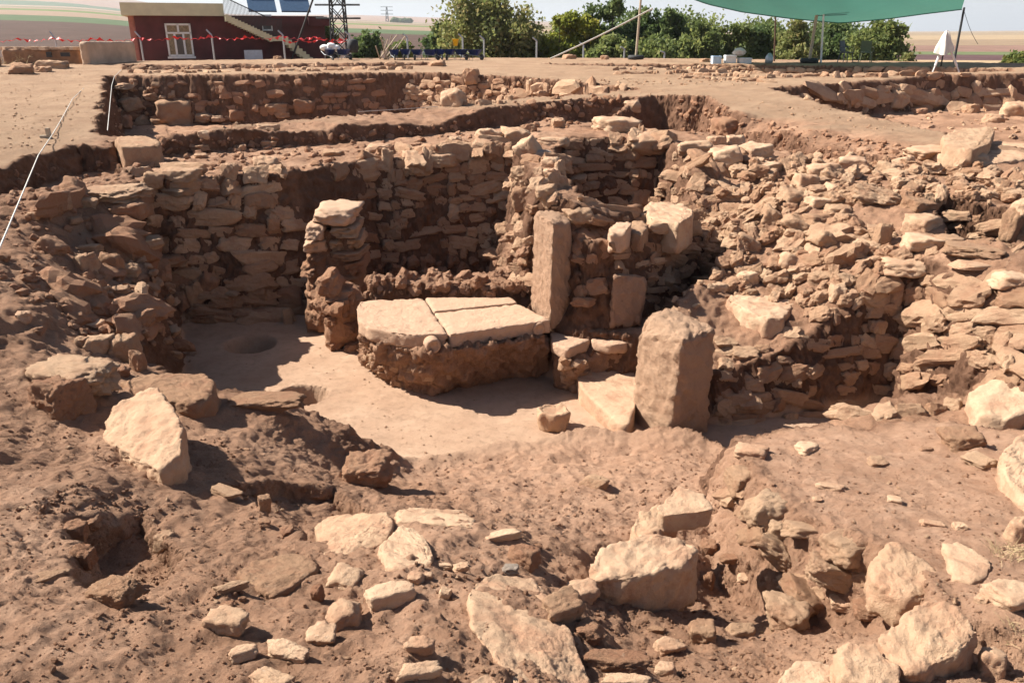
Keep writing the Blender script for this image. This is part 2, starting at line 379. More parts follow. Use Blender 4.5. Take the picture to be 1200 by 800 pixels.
def tol(P):
    d = np.linalg.norm(P-CAM, axis=1); v = in_view(P)
    t = np.maximum(.0052*d, .012)
    t = np.where(d > 55, .02*d, t)
    steep = np.where(v, 1, 5.0)
    return np.where(d > 55, t*np.where(v, 1, 6), t*steep)
def ev(P): P = P.copy(); P[:, 2] = ground_z(P[:, 0], P[:, 1]); return P
ax = np.r_[-12000, -6000, -3000, -1500, -700, -300, -150, -80, -45, np.arange(-30, 30.1, 1.0), 45, 80, 150, 300, 700, 1500, 3000, 6000, 12000]
ay = np.r_[-12000, -3000, -700, -150, -40, -15, np.arange(-5, 52.1, 1.0), 60, 80, 110, 150, 220, 300, 450, 700, 1000, 1500, 2200, 3200, 4500, 6000, 9000, 14000]
gx, gy = np.meshgrid(ax, ay); V = np.stack([gx.ravel(), gy.ravel(), np.zeros(gx.size)], 1); V = ev(V)
nx, ny = len(ax), len(ay); i = (np.arange(ny-1)[:, None]*nx+np.arange(nx-1)[None]).ravel()
F = np.concatenate([np.stack([i, i+1, i+nx+1], 1), np.stack([i, i+nx+1, i+nx], 1)])
V, F = refine(V, F, tol, ev)
# break up the surface: clods, crumbling faces, trodden paths smoother
Nn = vnormals(V, F); near = np.hypot(V[:, 0], V[:, 1]-10) < 50
P = V[near]; steep = 1-np.clip(Nn[near, 2], 0, 1)
fl = np.clip(1-np.maximum(sdist(ROOM, P[:, 0], P[:, 1]), 0)/.25, 0, 1)*np.clip((-2.0-P[:, 2])/.12, 0, 1)
y_ = P[:, 1]
top = np.clip((P[:, 2]+.05)/.06, 0, 1)*np.clip((.25-steep)/.2, 0, 1)*np.clip((y_-9)/2, 0, 1)      # trodden baulks and upper ground
plat = np.clip(-sdist(RAISE[0][0], P[:, 0], P[:, 1])/.15, 0, 1)*(steep < .3)
patch = np.clip(pnoise(P*np.array([.8, .8, .8])+33)*1.6+.55, .25, 1)
rough = (1-.85*fl)*(1-.65*top)*(1-.5*plat)
d1 = fbm(P*2.1, 4, .55)*.05+fbm(P*9, 4, .6)*(.016+.03*np.clip(steep*1.5, 0, 1)*np.clip(P[:, 1]/8, .15, 1))
d2 = fbm(P*5.5+9, 4, .6, True)*.055*np.clip(steep*2.2, 0, 1)*np.clip(P[:, 1]/8, .25, 1)
crumb = np.maximum(fbm(P*15, 3, .65)-.15, 0)*.022*np.clip(pnoise(P*1.1+40)*2+.6, 0, 1)+np.maximum(fbm(P*41+5, 2, .6)-.1, 0)*.013*np.clip(pnoise(P*1.7+70)*2+.8, 0, 1)
# foot prints and brush marks in the loose soil of the near slope
V[near] = P+Nn[near]*((d1+d2+crumb*patch)*rough+pnoise(P*3)*.01*fl)[:, None]
fl_a = np.zeros(len(V)); fl_a[near] = fl; top_a = np.zeros(len(V)); top_a[near] = top
_d1 = sdist(W((440,545,-2.1),(700,505,-2.1),(840,530,-2.1),(865,600,-1.6),(850,640,-1.55),(700,640,-1.4),(640,640,-1.2),(520,585,-1.7)), P[:, 0], P[:, 1])
_d2 = sdist(W((-200,520,-.6),(60,560,-.6),(100,600,-.62),(90,680,-.55),(200,800,-.35),(-200,800,-.3)), P[:, 0], P[:, 1])
_d3 = sdist(W((430,620,-.9),(640,600,-1.2),(620,660,-1.0),(560,690,-.6),(560,800,-.4),(430,800,-.35)), P[:, 0], P[:, 1])
du = np.maximum.reduce([plat, np.clip(.5-_d1/.3, 0, 1), np.clip(.5-_d2/.3, 0, 1), .85*np.clip(.5-_d3/.3, 0, 1), .35*np.clip((7-np.hypot(P[:, 0], P[:, 1]))/2, 0, 1)])
du_a = np.zeros(len(V)); du_a[near] = du
cut = np.clip((steep-.16)/.25+.35*pnoise(P*1.9+61), 0, 1)*(1-fl)*(P[:, 1] > 5.5)   # darker earth tone on steep faces, also between the wall stones
steep_a = np.zeros(len(V)); steep_a[near] = cut
print("terrain", len(V), len(F))

SOIL, t, b = mat_new('soil'); b.inputs['Roughness'].default_value = .96; b.inputs['Specular IOR Level'].default_value = .15
g = t.nodes.new('ShaderNodeNewGeometry'); P_ = g.outputs['Position']
sx = t.nodes.new('ShaderNodeSeparateXYZ'); t.links.new(P_, sx.inputs[0])
aF = t.nodes.new('ShaderNodeAttribute'); aF.attribute_name = 'floor'
aT = t.nodes.new('ShaderNodeAttribute'); aT.attribute_name = 'trodden'
c = ramp(t, noise(t, P_, .9, 7, .6), [(.30, (.225, .118, .070)), (.5, (.375, .207, .128)), (.70, (.52, .315, .205))])
c = mix(t, math_(t, 'MULTIPLY', ramp(t, noise(t, P_, 5, 8, .7), [(.42, (0, 0, 0)), (.62, (1, 1, 1))]), .5), c, (.42, .235, .15))
c = mix(t, math_(t, 'MULTIPLY', ramp(t, noise(t, P_, 34, 6, .8), [(.55, (0, 0, 0)), (.62, (1, 1, 1))]), .6), c, (.44, .29, .195))
c = mix(t, math_(t, 'MULTIPLY', ramp(t, noise(t, P_, 70, 6, .8), [(.38, (1, 1, 1)), (.47, (0, 0, 0))]), .6), c, (.15, .08, .052))
cf = ramp(t, noise(t, P_, 1.6, 8, .65), [(.3, (.52, .32, .212)), (.7, (.66, .435, .30))])
cf = mix(t, math_(t, 'MULTIPLY', ramp(t, noise(t, P_, 12, 6, .7), [(.5, (0, 0, 0)), (.7, (1, 1, 1))]), .4), cf, (.36, .225, .145))
aD = t.nodes.new('ShaderNodeAttribute'); aD.attribute_name = 'dusty'
c = mix(t, math_(t, 'MULTIPLY', aD.outputs['Fac'], ramp(t, noise(t, P_, 3, 8, .7), [(.35, (.35, .35, .35)), (.6, (.9, .9, .9))])), c, ramp(t, noise(t, P_, 8, 7, .75), [(.35, (.42, .235, .15)), (.65, (.58, .36, .245))]))
c = mix(t, aF.outputs['Fac'], c, cf)
ct = ramp(t, noise(t, P_, .7, 8, .65), [(.3, (.30, .18, .112)), (.7, (.41, .27, .175))])
ct = mix(t, math_(t, 'MULTIPLY', ramp(t, noise(t, P_, 7, 6, .7), [(.5, (0, 0, 0)), (.7, (1, 1, 1))]), .35), ct, (.30, .18, .11))
c = mix(t, aT.outputs['Fac'], c, ct)
aC = t.nodes.new('ShaderNodeAttribute'); aC.attribute_name = 'cut'  # darker tone for steep ground, set by slope and noise
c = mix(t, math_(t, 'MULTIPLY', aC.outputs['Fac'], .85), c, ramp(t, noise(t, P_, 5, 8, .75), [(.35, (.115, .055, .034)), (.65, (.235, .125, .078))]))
# fields beyond the mound: strips of plough, stubble and crop
nx_ = noise(t, P_, .004, 3); wob = math_(t, 'MULTIPLY', math_(t, 'SUBTRACT', nx_, .5), .25)
az = math_(t, 'DIVIDE', sx.outputs[0], math_(t, 'MAXIMUM', sx.outputs[1], 1.0))
ly = math_(t, 'ADD', math_(t, 'LOGARITHM', math_(t, 'MAXIMUM', sx.outputs[1], 10.0), 10.0), math_(t, 'MULTIPLY', az, .10))
lyn = math_(t, 'DIVIDE', math_(t, 'SUBTRACT', math_(t, 'ADD', ly, math_(t, 'MULTIPLY', wob, .22)), 1.6), 2.2)
def lp(d): return (math.log10(d)-1.6)/2.2
plough, straw, tan, green, dgreen, purp = (.085, .050, .038), (.40, .28, .17), (.27, .185, .13), (.12, .16, .045), (.085, .115, .055), (.10, .055, .055)
left = ramp(t, lyn, [(0, (.30, .2, .13)), (lp(60), plough), (lp(270), dgreen), (lp(380), tan), (lp(620), green), (lp(760), tan), (lp(950), (.2, .17, .1)), (lp(1250), (.33, .22, .16)), (lp(1700), dgreen), (lp(2000), (.30, .19, .14))], 'CONSTANT')
right = ramp(t, lyn, [(0, plough), (lp(66), (.17, .08, .055)), (lp(83), straw), (lp(98), purp), (lp(122), (.13, .15, .07)), (lp(140), (.22, .13, .10)), (lp(200), (.25, .175, .115)), (lp(330), (.34, .245, .155)), (lp(600), (.28, .205, .135)), (lp(1500), (.32, .235, .16))], 'CONSTANT')
fld = mix(t, ramp(t, az, [(.02, (0, 0, 0)), (.06, (1, 1, 1))]), left, right)
fld = mix(t, .75, fld, ramp(t, noise(t, P_, .12, 9, .85), [(.3, (.3, .3, .3)), (.7, (.8, .8, .8))]), 'OVERLAY')
mp = t.nodes.new('ShaderNodeMapRange'); t.links.new(math_(t, 'ADD', sx.outputs[1], math_(t, 'MULTIPLY', noise(t, P_, .3, 4), 8)), mp.inputs[0]); mp.inputs[1].default_value = 47; mp.inputs[2].default_value = 50
c = mix(t, mp.outputs[0], c, fld)
t.links.new(c, b.inputs['Base Color'])
p1 = bump(t, noise(t, P_, 14, 9, .75), b, .5, .04)
p2 = bump(t, noise(t, P_, 70, 6, .8), b, 1.0, .018, p1)
vo = t.nodes.new('ShaderNodeTexVoronoi'); vo.inputs['Scale'].default_value = 85; t.links.new(P_, vo.inputs['Vector'])
gr = ramp(t, vo.outputs['Distance'], [(.0, (1, 1, 1)), (.42, (0, 0, 0))])
p3 = bump(t, math_(t, 'MULTIPLY', gr, ramp(t, noise(t, P_, 6, 5, .7), [(.42, (0, 0, 0)), (.6, (1, 1, 1))])), b, .9, .010, p2)
bump(t, noise(t, P_, 230, 4, .8), b, 1.0, .007, p3)
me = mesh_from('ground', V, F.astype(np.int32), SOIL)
for nm, arr in (('floor', fl_a), ('trodden', top_a), ('dusty', du_a), ('cut', steep_a)):
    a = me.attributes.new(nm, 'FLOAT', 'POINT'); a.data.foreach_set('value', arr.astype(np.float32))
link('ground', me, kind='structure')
_nf = near[F].all(1)
bvh = BVHTree.FromPolygons(V.tolist(), F[_nf].tolist())
def cast(u, v):
    d = ray(u, v); d = d/np.linalg.norm(d)
    h = bvh.ray_cast(Vector(CAM), Vector(d), 80)
    return (np.array(h[0]), np.array(h[1])) if h[0] is not None else (None, None)
def drop(x, y, z=5):
    h = bvh.ray_cast(Vector((x, y, z)), Vector((0, 0, -1)), 30)
    return np.array(h[0]) if h[0] is not None else np.array([x, y, 0])
# ------------------------------------------------------------------ stones
def ico(n):
    bm = bmesh.new(); bmesh.ops.create_icosphere(bm, subdivisions=n, radius=1)
    V = np.array([v.co for v in bm.verts]); F = np.array([[v.index for v in f.verts] for f in bm.faces]); bm.free(); return V, F
ICO = {n: ico(n) for n in (2, 3, 4, 5)}
def rock_unit(lv, r, blocky=.5, nplanes=9, rough=.05, soft=16):
    """a stone with split faces inside about a unit sphere: a soft intersection of planes"""
    D, Fc = ICO[lv]; pl = []
    B = Matrix.Rotation(r.uniform(-.25, .25), 3, 'Z') @ Matrix.Rotation(r.uniform(-.2, .2), 3, 'X') @ Matrix.Rotation(r.uniform(-.2, .2), 3, 'Y')
    B = np.array(B)
    for a in range(3):
        for s in (-1, 1):
            n = B[:, a]*s; n = n+r.normal(size=3)*.10*(1.6-blocky); pl.append((n/np.linalg.norm(n), r.uniform(.82, 1.0)))
    for _ in range(nplanes):
        n = r.normal(size=3); n /= np.linalg.norm(n); pl.append((n, r.uniform(.88, 1.12)+blocky*.22))
    Nn = np.array([p[0] for p in pl]); h = np.array([p[1] for p in pl])
    q = np.maximum(D@Nn.T, 1e-3)/h
    rad = 1/(np.sum(q**soft, 1)**(1/soft))
    V = D*rad[:, None]; o = r.uniform(0, 100, 3)
    nf = 1+rough*(fbm(V*1.7+o, 3)*1.3+fbm(V*5+o, 3, .6)*.7)
    if lv >= 4: nf = nf+rough*.30*fbm(V*14+o, 2, .6)-rough*.7*np.maximum(fbm(V*2.6+o*2, 3, .6, True)-.62, 0)
    return V*nf[:, None], Fc
TEMPL = {2: [rock_unit(2, np.random.default_rng(100+k), .25+.5*(k % 3)/2, 8, .16, 30) for k in range(40)],
         3: [rock_unit(3, np.random.default_rng(200+k), .2+.5*(k % 3)/2, 10, .17, 36) for k in range(48)]}

class Heap:                                   # many stones of one wall (or of one spread of rubble) in one mesh
    def __init__(s): s.V = []; s.F = []; s.T = []; s.n = 0
    def add(s, c, R, dims, lv=3, tint=None):
        T, Fc = TEMPL[lv][rng.integers(len(TEMPL[lv]))]
        V = (T*rng.choice([-1, 1], 3)*np.asarray(dims))
        flip = False
        V = V@np.asarray(R).T+c
        # a mirrored template needs its faces turned
        n0 = np.cross(V[Fc[0, 1]]-V[Fc[0, 0]], V[Fc[0, 2]]-V[Fc[0, 0]])
        if n0@(V[Fc[0, 0]]-c) < 0: Fc = Fc[:, ::-1]
        s.V.append(V); s.F.append(Fc+s.n); s.n += len(V)
        s.T.append(np.full(len(V), rng.random() if tint is None else tint))
    def build(s, name, mat, **kw):
        if not s.V: return None
        return obj_centered(name, np.concatenate(s.V), np.concatenate(s.F).astype(np.int32), mat, smooth=False, tint=np.concatenate(s.T), **kw)
def frame_from(n, right=None):
    n = n/np.linalg.norm(n); r = np.array([1., 0, 0]) if right is None else right
    r = r-n*(r@n); r /= np.linalg.norm(r); return np.stack([r, np.cross(n, r), n], 1)
def rotz(a): return np.array([[math.cos(a), -math.sin(a), 0], [math.sin(a), math.cos(a), 0], [0, 0, 1]])
def eul(a, b, c): return np.array(Matrix.Rotation(c, 3, 'Z') @ Matrix.Rotation(b, 3, 'Y') @ Matrix.Rotation(a, 3, 'X'))

def masonry(heap, quad, rows, aspect=2.0, dens=.9, proud=.35, jit=.5, lean=0, size=1.0, lv=3, thick=.55):
    """courses of rough stones on the ground's steep face seen between four picture corners TL TR BR BL"""
    TL, TR, BR, BL = [np.array(q, float) for q in quad]
    def at(s, t): return (TL*(1-s)+TR*s)*(1-t)+(BL*(1-s)+BR*s)*t
    for i in range(rows):
        t = (i+.5)/rows; w_row = np.linalg.norm(at(1, t)-at(0, t)); hpx = np.linalg.norm(at(.5, (i+1)/rows)-at(.5, i/rows))
        s = -rng.random()*.03
        while s < 1:
            wpx = hpx*aspect*rng.choice([.45, .7, .9, 1.2, 1.7])*rng.uniform(.8, 1.2); ds = wpx/w_row; sm = s+ds/2; s += ds
            if sm > 1.01 or rng.random() > dens: continue
            tt = t+rng.uniform(-.5, .5)*jit/rows+lean*(sm-.5); p = at(sm, tt)
            c, n = cast(*p)
            if c is None: continue
            d = depth(c); hh = hpx*rng.uniform(.6, 1.25)
            l, _ = cast(p[0]-wpx*.4, p[1]); r_, _ = cast(p[0]+wpx*.4, p[1]); u_, _ = cast(p[0], p[1]-hh*.4); b_, _ = cast(p[0], p[1]+hh*.4)
            ew, eh = wpx*d/FPX, hh*d/FPX
            if l is None or r_ is None or u_ is None or b_ is None: continue
            a = r_-l; up = u_-b_
            if np.linalg.norm(a) > 2.3*ew: a = a/np.linalg.norm(a)*ew; a[2] *= .3; a = a*.3+np.array([ew, 0, 0])*.7
            if np.linalg.norm(up) > 2.6*eh or abs(up[2]) < .1*np.linalg.norm(up): up = np.array([0, .4*eh, eh*.9])
            nn = np.cross(a, up); nn /= np.linalg.norm(nn)+1e-9
            if nn@(CAM-c) < 0: nn = -nn
            R = frame_from(nn, a); la, lb = np.linalg.norm(a)/.8*.53, np.linalg.norm(up)/.8*.54
            la = min(la, ew*1.3)*size; lb = min(lb, eh*1.25)*size; th = thick*min(la, lb)*rng.uniform(.9, 1.5)
            R = R@eul(rng.normal()*.13, rng.normal()*.13, rng.normal()*.12)
            heap.add(c-nn*th*(1-proud*2)*rng.uniform(.3, 1.5), R, (la, lb, th), lv)

def scatter_pts(poly, n):
    poly = np.array(poly, float); lo, hi = poly.min(0), poly.max(0); out = []
    while len(out) < n:
        p = rng.uniform(lo, hi)
        if sdist(poly, p[:1], p[1:])[0] < 0: out.append(p)
    return out
def rubble(heap, poly, n, smin_, smax, lv=2, sink=.35, power=2.0, flat=.65, patchy=False):
    for p in scatter_pts(poly, n):
        c, nn = cast(*p)
        if c is None: continue
        if patchy and pnoise(c[None]*1.6+11)[0]+.5*pnoise(c[None]*5)[0] < .08: continue
        s = smin_+(smax-smin_)*rng.random()**power
        if nn[2] < 0: nn = -nn
        R = frame_from(nn*.6+np.array([0, 0, .4]), rng.normal(size=3))@eul(rng.normal()*.3, rng.normal()*.3, 0)
        dims = s*np.array([rng.uniform(.7, 1.2), rng.uniform(.5, .9), rng.uniform(flat*.6, flat*1.1)])*.5
        heap.add(c+nn*dims[2]*(1-2*sink), R, dims, lv if s*FPX/max(depth(c), .5) > 5 else 2)

STONE_N = [0]; SK = []
def boulder(u, v, w, h, label, mat=None, lv=None, rot=0., yaw=None, blocky=.6, rough=.07, name='stone', group=None, seed=None, dz=0., sinkpx=.30, cat='stone', dratio=.85, flat=None):
    """a stone whose outline is about w x h (picture 1200 wide) centred at (u, v), resting on the ground below it"""
    STONE_N[0] += 1; r = np.random.default_rng(seed if seed is not None else 1000+STONE_N[0]*7)
    B, n = cast(u, v+h*sinkpx)
    if B is None: return None
    dcen = depth(B); a = math.radians(21.02)+math.atan((v-400)/FPX)
    W3, H3 = w*dcen/FPX, h*dcen/FPX
    dep = W3*dratio if flat is None else W3*flat
    hh = (H3-dep*math.sin(a))/math.cos(a)
    if hh < .38*H3: hh = .45*H3/math.cos(a); dep = max((H3-hh*math.cos(a))/math.sin(a), .3*W3)
    dep = min(dep, 1.3*W3)
    d = ray(u, v); c = CAM+d*dcen + np.array([0, dep*.12, 0])
    # keep the base a little below the ground under it
    g_ = drop(c[0], c[1], c[2]+hh*.6)
    if g_[2] > c[2]-hh*.5+.35*hh: pass
    lv = lv or (5 if w > 60 else 4 if w > 20 else 3)
    V, Fc = rock_unit(lv, r, blocky, 12, rough*1.5, 34 if blocky > .5 else 22)
    s = V/np.abs(V).max(0)
    SK.append((c[0], c[1], W3*.5, dep*.5, c[2]))
    R = eul(0, math.radians(rot), 0)@rotz(r.uniform(-.5, .5) if yaw is None else math.radians(yaw))
    V = s*np.array([W3*.54, dep*.57, hh*.64]); c = c-np.array([0, 0, hh*(.34 if any(k_ in label for k_ in ('flake', 'buried', 'flush', 'rim of the platform', 'half of the platform', 'part of the platform', 'middle of the platform')) else .12)])
    V = V@R.T+c+np.array([0, 0, dz])
    m = mat or r.choice([STONE, STONE, PALE, STONE, REDST])
    return obj_centered(name, V, Fc.astype(np.int32), m, label=label, cat=cat, group=group, smooth=lv > 3, tint=np.full(len(V), r.random()))

def hull(name, pts, mat, edge=None, smooth_it=2, amp=.012, scale=9, tint=.5, chip=.02, **kw):
    """a solid block: the convex hull of its corners, edges worn, faces rough"""
    bm = bmesh.new()
    for p in pts: bm.verts.new(tuple(map(float, p)))
    bmesh.ops.convex_hull(bm, input=bm.verts)
    for v_ in [v_ for v_ in bm.verts if not v_.link_faces]: bm.verts.remove(v_)
    bmesh.ops.triangulate(bm, faces=bm.faces); bm.verts.index_update()
    V = np.array([v.co for v in bm.verts]); Fc = np.array([[v.index for v in f.verts] for f in bm.faces]); bm.free()
    d = np.linalg.norm(V.mean(0)-CAM); e = edge or max(.0035*d, .008)
    V, Fc = refine(V, Fc, lambda P: np.full(len(P), e*1.6), lambda P: P, 12, 60000)
    V = laplace(V, Fc, smooth_it, .6)
    Nn = vnormals(V, Fc); L = laplace(V, Fc, 3, .6)
    curv = np.clip(np.linalg.norm(V-L, axis=1)/(e*.9), 0, 1)            # strongest along the arrises
    o = np.array([rng.random()*50]*3)
    nz = fbm(V*scale+o, 4, .55)*amp+fbm(V*scale*5+o, 3, .6)*amp*.28
    nz -= np.maximum(fbm(V*scale*1.6+o*2, 3), 0)*chip*curv
    V = V+Nn*nz[:, None]
    return obj_centered(name, V, Fc.astype(np.int32), mat, tint=np.full(len(V), tint), **kw)
def flush(name, poly, lift, mat, thick=.2, **kw):
    """a slab lying in the soil: its top follows the ground, lifted a little above it"""
    top = []
    for p in poly:
        c, _ = cast(p[0], min(p[1], 799)); top.append(PZ(p[0], p[1], c[2]+lift+(p[2] if len(p) > 2 else 0)))
    top = np.array(top); A_ = np.c_[top[:, :2], np.ones(len(top))]; co = np.linalg.lstsq(A_, top[:, 2], rcond=None)[0]
    top = np.array([PZ(p[0], p[1], z) for p, z in zip(poly, (A_@co)*.5+top[:, 2]*.1+top[:, 2].mean()*.4)])
    cen = top.mean(0); bot = cen+(top-cen)*np.array([1.0, 1.0, 1]); bot[:, 2] = top[:, 2]-thick
    return hull(name, np.concatenate([top, bot]), mat, **kw)
def block(name, poly, contact, height, mat, splay=.04, below=.08, **kw):
    """a stone block: top outline in the picture, resting where the contact pixel meets the ground"""
    c, _ = cast(*contact); z = c[2]+height
    top = []
    for p in poly: top.append(PZ(p[0], p[1], z+(p[2] if len(p) > 2 else 0)))
    top = np.array(top); cen = top.mean(0); bot = cen+(top-cen)*np.array([1+splay, 1+splay, 0]); bot[:, 2] = c[2]-below
    return hull(name, np.concatenate([top, bot]), mat, **kw)
# ------------------------------------------------------------------ the excavated building
# bench of three dressed slabs on a rubble base
bz = -1.4
bench = empty('stone_bench', PZ(530, 400, FLOOR), 'pale dressed slab table with two round knobs, raised on a rubble base', 'stone table')
def slab(poly, z, th, name, parent=None, mat=CUT, **kw):
    top = np.array([PZ(p[0], p[1], z+(p[2] if len(p) > 2 else 0)) for p in poly]); bot = top.copy(); bot[:, 2] = z-th
    return hull(name, np.concatenate([top, bot]), mat, parent=parent, **kw)
slab([(418,360),(424,352),(496,348.5),(524.5,391),(487,392.5),(461,389.5),(432,384),(420,375)], bz, .17, 'slab', bench, label='rounded left slab with chipped front', smooth_it=1, amp=.010, chip=.11, tint=.6)
slab([(498,348.5),(599,348),(607,354.2),(508,364.6)], bz, .15, 'slab', bench, label='narrow rear slab behind the long crack', smooth_it=1, amp=.004, tint=.7)
slab([(509,366.4),(608,355.8),(646,374.5),(527,391.5)], bz, .17, 'slab', bench, label='right slab with straight front edge', smooth_it=1, amp=.008, chip=.06, tint=.75)
bp = np.array([PZ(u, v, FLOOR-.03) for u, v in [(424,428),(446,447),(475,458),(502,465),(530,458),(562,447),(644,438),(640,400),(425,400)]])
tp = np.array([PZ(u, v, bz-.16) for u, v in [(426,391),(442,402),(475,408),(505,414),(530,408),(570,402),(640,394),(628,372),(432,372)]])
hull('base', np.concatenate([bp, tp]), SOIL, parent=bench, edge=.02, smooth_it=3, amp=.085, scale=6)
def on_line(a, b, t): return np.array(a)*(1-t)+np.array(b)*t
hb = Heap()
front_top = [(430,392),(455,403),(505,414),(560,404),(636,393)]; front_bot = [(428,428),(452,450),(503,463),(560,446),(640,436)]
for i in range(len(front_top)-1):
    for k in range(46):
        t_, s_ = rng.random(), rng.random()
        a = on_line(PZ(*front_top[i], bz-.18), PZ(*front_top[i+1], bz-.18), t_); b_ = on_line(PZ(*front_bot[i], FLOOR), PZ(*front_bot[i+1], FLOOR), t_)
        p = a*(1-s_)+b_*s_; s = rng.uniform(.03, .11); nrm = np.array([.1, -1, 0]); nrm /= np.linalg.norm(nrm)
        hb.add(p-nrm*s*.15, frame_from(nrm)@eul(0, 0, rng.normal()*.4), (s*.75, s*.45, s*.4), 2)
hb.build('rubble_fill', STONE, parent=bench, kind='stuff')
def knob(c, r, parent):
    m = MB(); R_ = Matrix.Rotation(math.radians(90), 3, 'X'); R_ = Matrix.Rotation(math.radians(20), 3, 'Z') @ R_
    m.lathe([(r*.55, -.10), (r, -.08), (r, .035), (r*.88, .055), (r*.62, .055), (r*.55, .045)], n=28, rot=R_)
    V_ = np.array(m.V)+c; ob = m.V; m.V = [tuple(x) for x in V_]; o = m.build('knob', CUT, parent, True); return o
knob(PZ(505,393,bz)+np.array([.02, -.06, -.09]), .085, bench)
knob(PZ(630,375,bz)+np.array([.0, -.02, -.09]), .078, bench)

# standing stones
o = hull('standing_stone', [PY(626,250,9.33),PY(630,246,9.36),PY(648,262,8.88),PY(657,247,9.4),PY(670,262,9.1),PY(664,253,9.35),
     PY(622,362,9.35),PY(644,386,8.85),PY(670,388,9.05),PY(655,372,9.45)], ORTHO, tint=.35, amp=.018, chip=.10, smooth_it=1, scale=11,
     label='tall narrow upright stone slab at the right end of the slab table', cat='standing stone')
hull('standing_stone', [PY(748,394,7.75),PY(754,378,7.82),PY(763,363,7.95),PY(780,360,8.0),PY(800,367,7.95),PY(838,387,7.62),PY(833,379,7.75),PY(800,398,7.32),
     PY(739,503,7.78),PY(784,516,7.25),PY(829,512,7.5),PY(790,480,8.0)], ORTHO, tint=.6, amp=.024, chip=.14, smooth_it=2, scale=8,
     label='broad upright stone block with a rough sloping top beside the pale threshold', cat='standing stone')
_y = min(cast(738, 352)[0][1], cast(725, 365)[0][1])-.05-9.25
hull('standing_stone', [PY(718,324,9.25+_y),PY(722,320,9.35+_y),PY(756,323,9.4+_y),PY(758,332,9.4+_y),PY(713,386,9.2+_y),PY(752,382,9.35+_y),PY(722,322,9.6+_y),PY(756,326,9.6+_y),PY(718,380,9.6+_y),PY(750,378,9.6+_y)], ORTHO, tint=.1, smooth_it=1, amp=.02, chip=.12,
     label='short shaded upright slab built into the doorway wall', cat='standing stone')

# steps and threshold
st = empty('stone_step', PZ(690, 440, FLOOR), 'upper doorway step of two flat blocks on a rubble support', 'step')
slab([(644,389),(656,385),(688,386),(692,398),(664,409),(646,401)], -1.62, .14, 'step_block', st, label='broad left block of the step', amp=.008, chip=.05)
slab([(693,386),(738,391),(743,398),(735,402),(715,405),(693,400)], -1.62, .12, 'step_block', st, label='cracked right block of the step', amp=.012, chip=.06, tint=.3)
hull('support', [PZ(648,415,-1.75),PZ(740,412,-1.75),PZ(735,395,-1.75),PZ(655,392,-1.75),PZ(652,455,-2.22),PZ(672,462,-2.22),PZ(745,445,-2.22),PZ(740,420,-2.2),PZ(655,420,-2.2)], SOIL, parent=st, edge=.025, amp=.04, scale=6)
hb = Heap()
for k in range(34):
    p = on_line(PZ(650,422,-1.78), PZ(690,424,-1.78), rng.random()); q = on_line(PZ(655,452,-2.15), PZ(690,450,-2.15), rng.random()); c = on_line(p, q, rng.random())
    hb.add(c+np.array([0,-.0,0]), eul(0, rng.normal()*.3, rng.normal()*.3), np.array([.07, .05, .045])*rng.uniform(.5, 1.2), 2)
hb.build('rubble_fill', STONE, parent=st, kind='stuff')
slab([(674,432),(686,428),(742,433),(748,447),(744,480),(738,497,-.03),(728,499,-.05),(703,476,-.02),(681,455,-.01)], -1.98, .25, 'threshold_slab', None, PALE, amp=.006, tint=.6, label='long pale threshold slab leading from the floor to the step', cat='threshold')
# hollow fragment on the floor
m = MB(); c0 = PZ(648, 500, FLOOR)
m.lathe([(.13, -.02), (.15, .02), (.155, .08), (.16, .14), (.165, .19), (.15, .205), (.13, .205), (.115, .19), (.09, .18), (.01, .175)], c0, 48, 1.05, .9)
V_ = np.array(m.V); V_ += np.stack([fbm(V_*8, 4)*.032, fbm(V_*8+7, 4)*.032, fbm(V_*7+3, 3)*.016], 1); m.V = [tuple(x) for x in V_]
m.build('stone_socket', PALE, None, True, label='small round hollowed stone standing on the floor in front of the step', cat='stone socket')

# walls of rough courses: each wall is one thing
def wall(label, patches, mat=STONE, name='rubble_wall', cat='wall', **kw):
    h = Heap()
    for p in patches: masonry(h, p[0], p[1], **(p[2] if len(p) > 2 else {}))
    return h.build(name, mat, label=label, cat=cat, **kw)
wall('deep shaded back wall of the room behind the round floor pit', [([(150,197),(352,192),(350,372),(218,380)], 11, dict(aspect=2.1, dens=.82)),
     ([(222,338),(350,335),(350,378),(222,385)], 2, dict(aspect=2.0, dens=.85, proud=.45))])
wall('rear wall of the niche behind the slab table, its top sunlit', [([(420,180),(600,158),(592,300),(430,305)], 11, dict(aspect=1.7, dens=.85)), ([(395,190),(600,160),(600,178),(395,212)], 1, dict(aspect=1.6, proud=.5))])
wall('narrow spur wall running back from the tall upright slab', [([(598,168),(655,166),(668,250),(604,262)], 6, dict(aspect=1.2, dens=.75, proud=.5)),
     ([(548,250),(625,262),(640,352),(590,345)], 7, dict(aspect=1.2, dens=.45))])
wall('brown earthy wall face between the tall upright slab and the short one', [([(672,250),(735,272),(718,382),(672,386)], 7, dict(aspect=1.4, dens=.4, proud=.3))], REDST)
wall('low ledge wall under the square block right of the doorway', [([(712,285),(835,285),(830,345),(740,345)], 6, dict(aspect=2.2, dens=.9)), ([(742,345),(830,345),(830,385),(752,380)], 3, dict(aspect=1.8, dens=.6))])
wall('neatly coursed thin-stone wall at the back of the small dark pit', [([(655,166),(738,156),(742,262),(690,262)], 10, dict(aspect=2.6, dens=.97, jit=.1))])
wall('sunlit side wall of the small dark pit with a lumpy top', [([(740,150),(856,210),(846,300),(742,262)], 8, dict(aspect=1.5, dens=.88, proud=.45)), ([(742,145),(862,200),(862,216),(742,160)], 1, dict(aspect=1.3, proud=.6))])
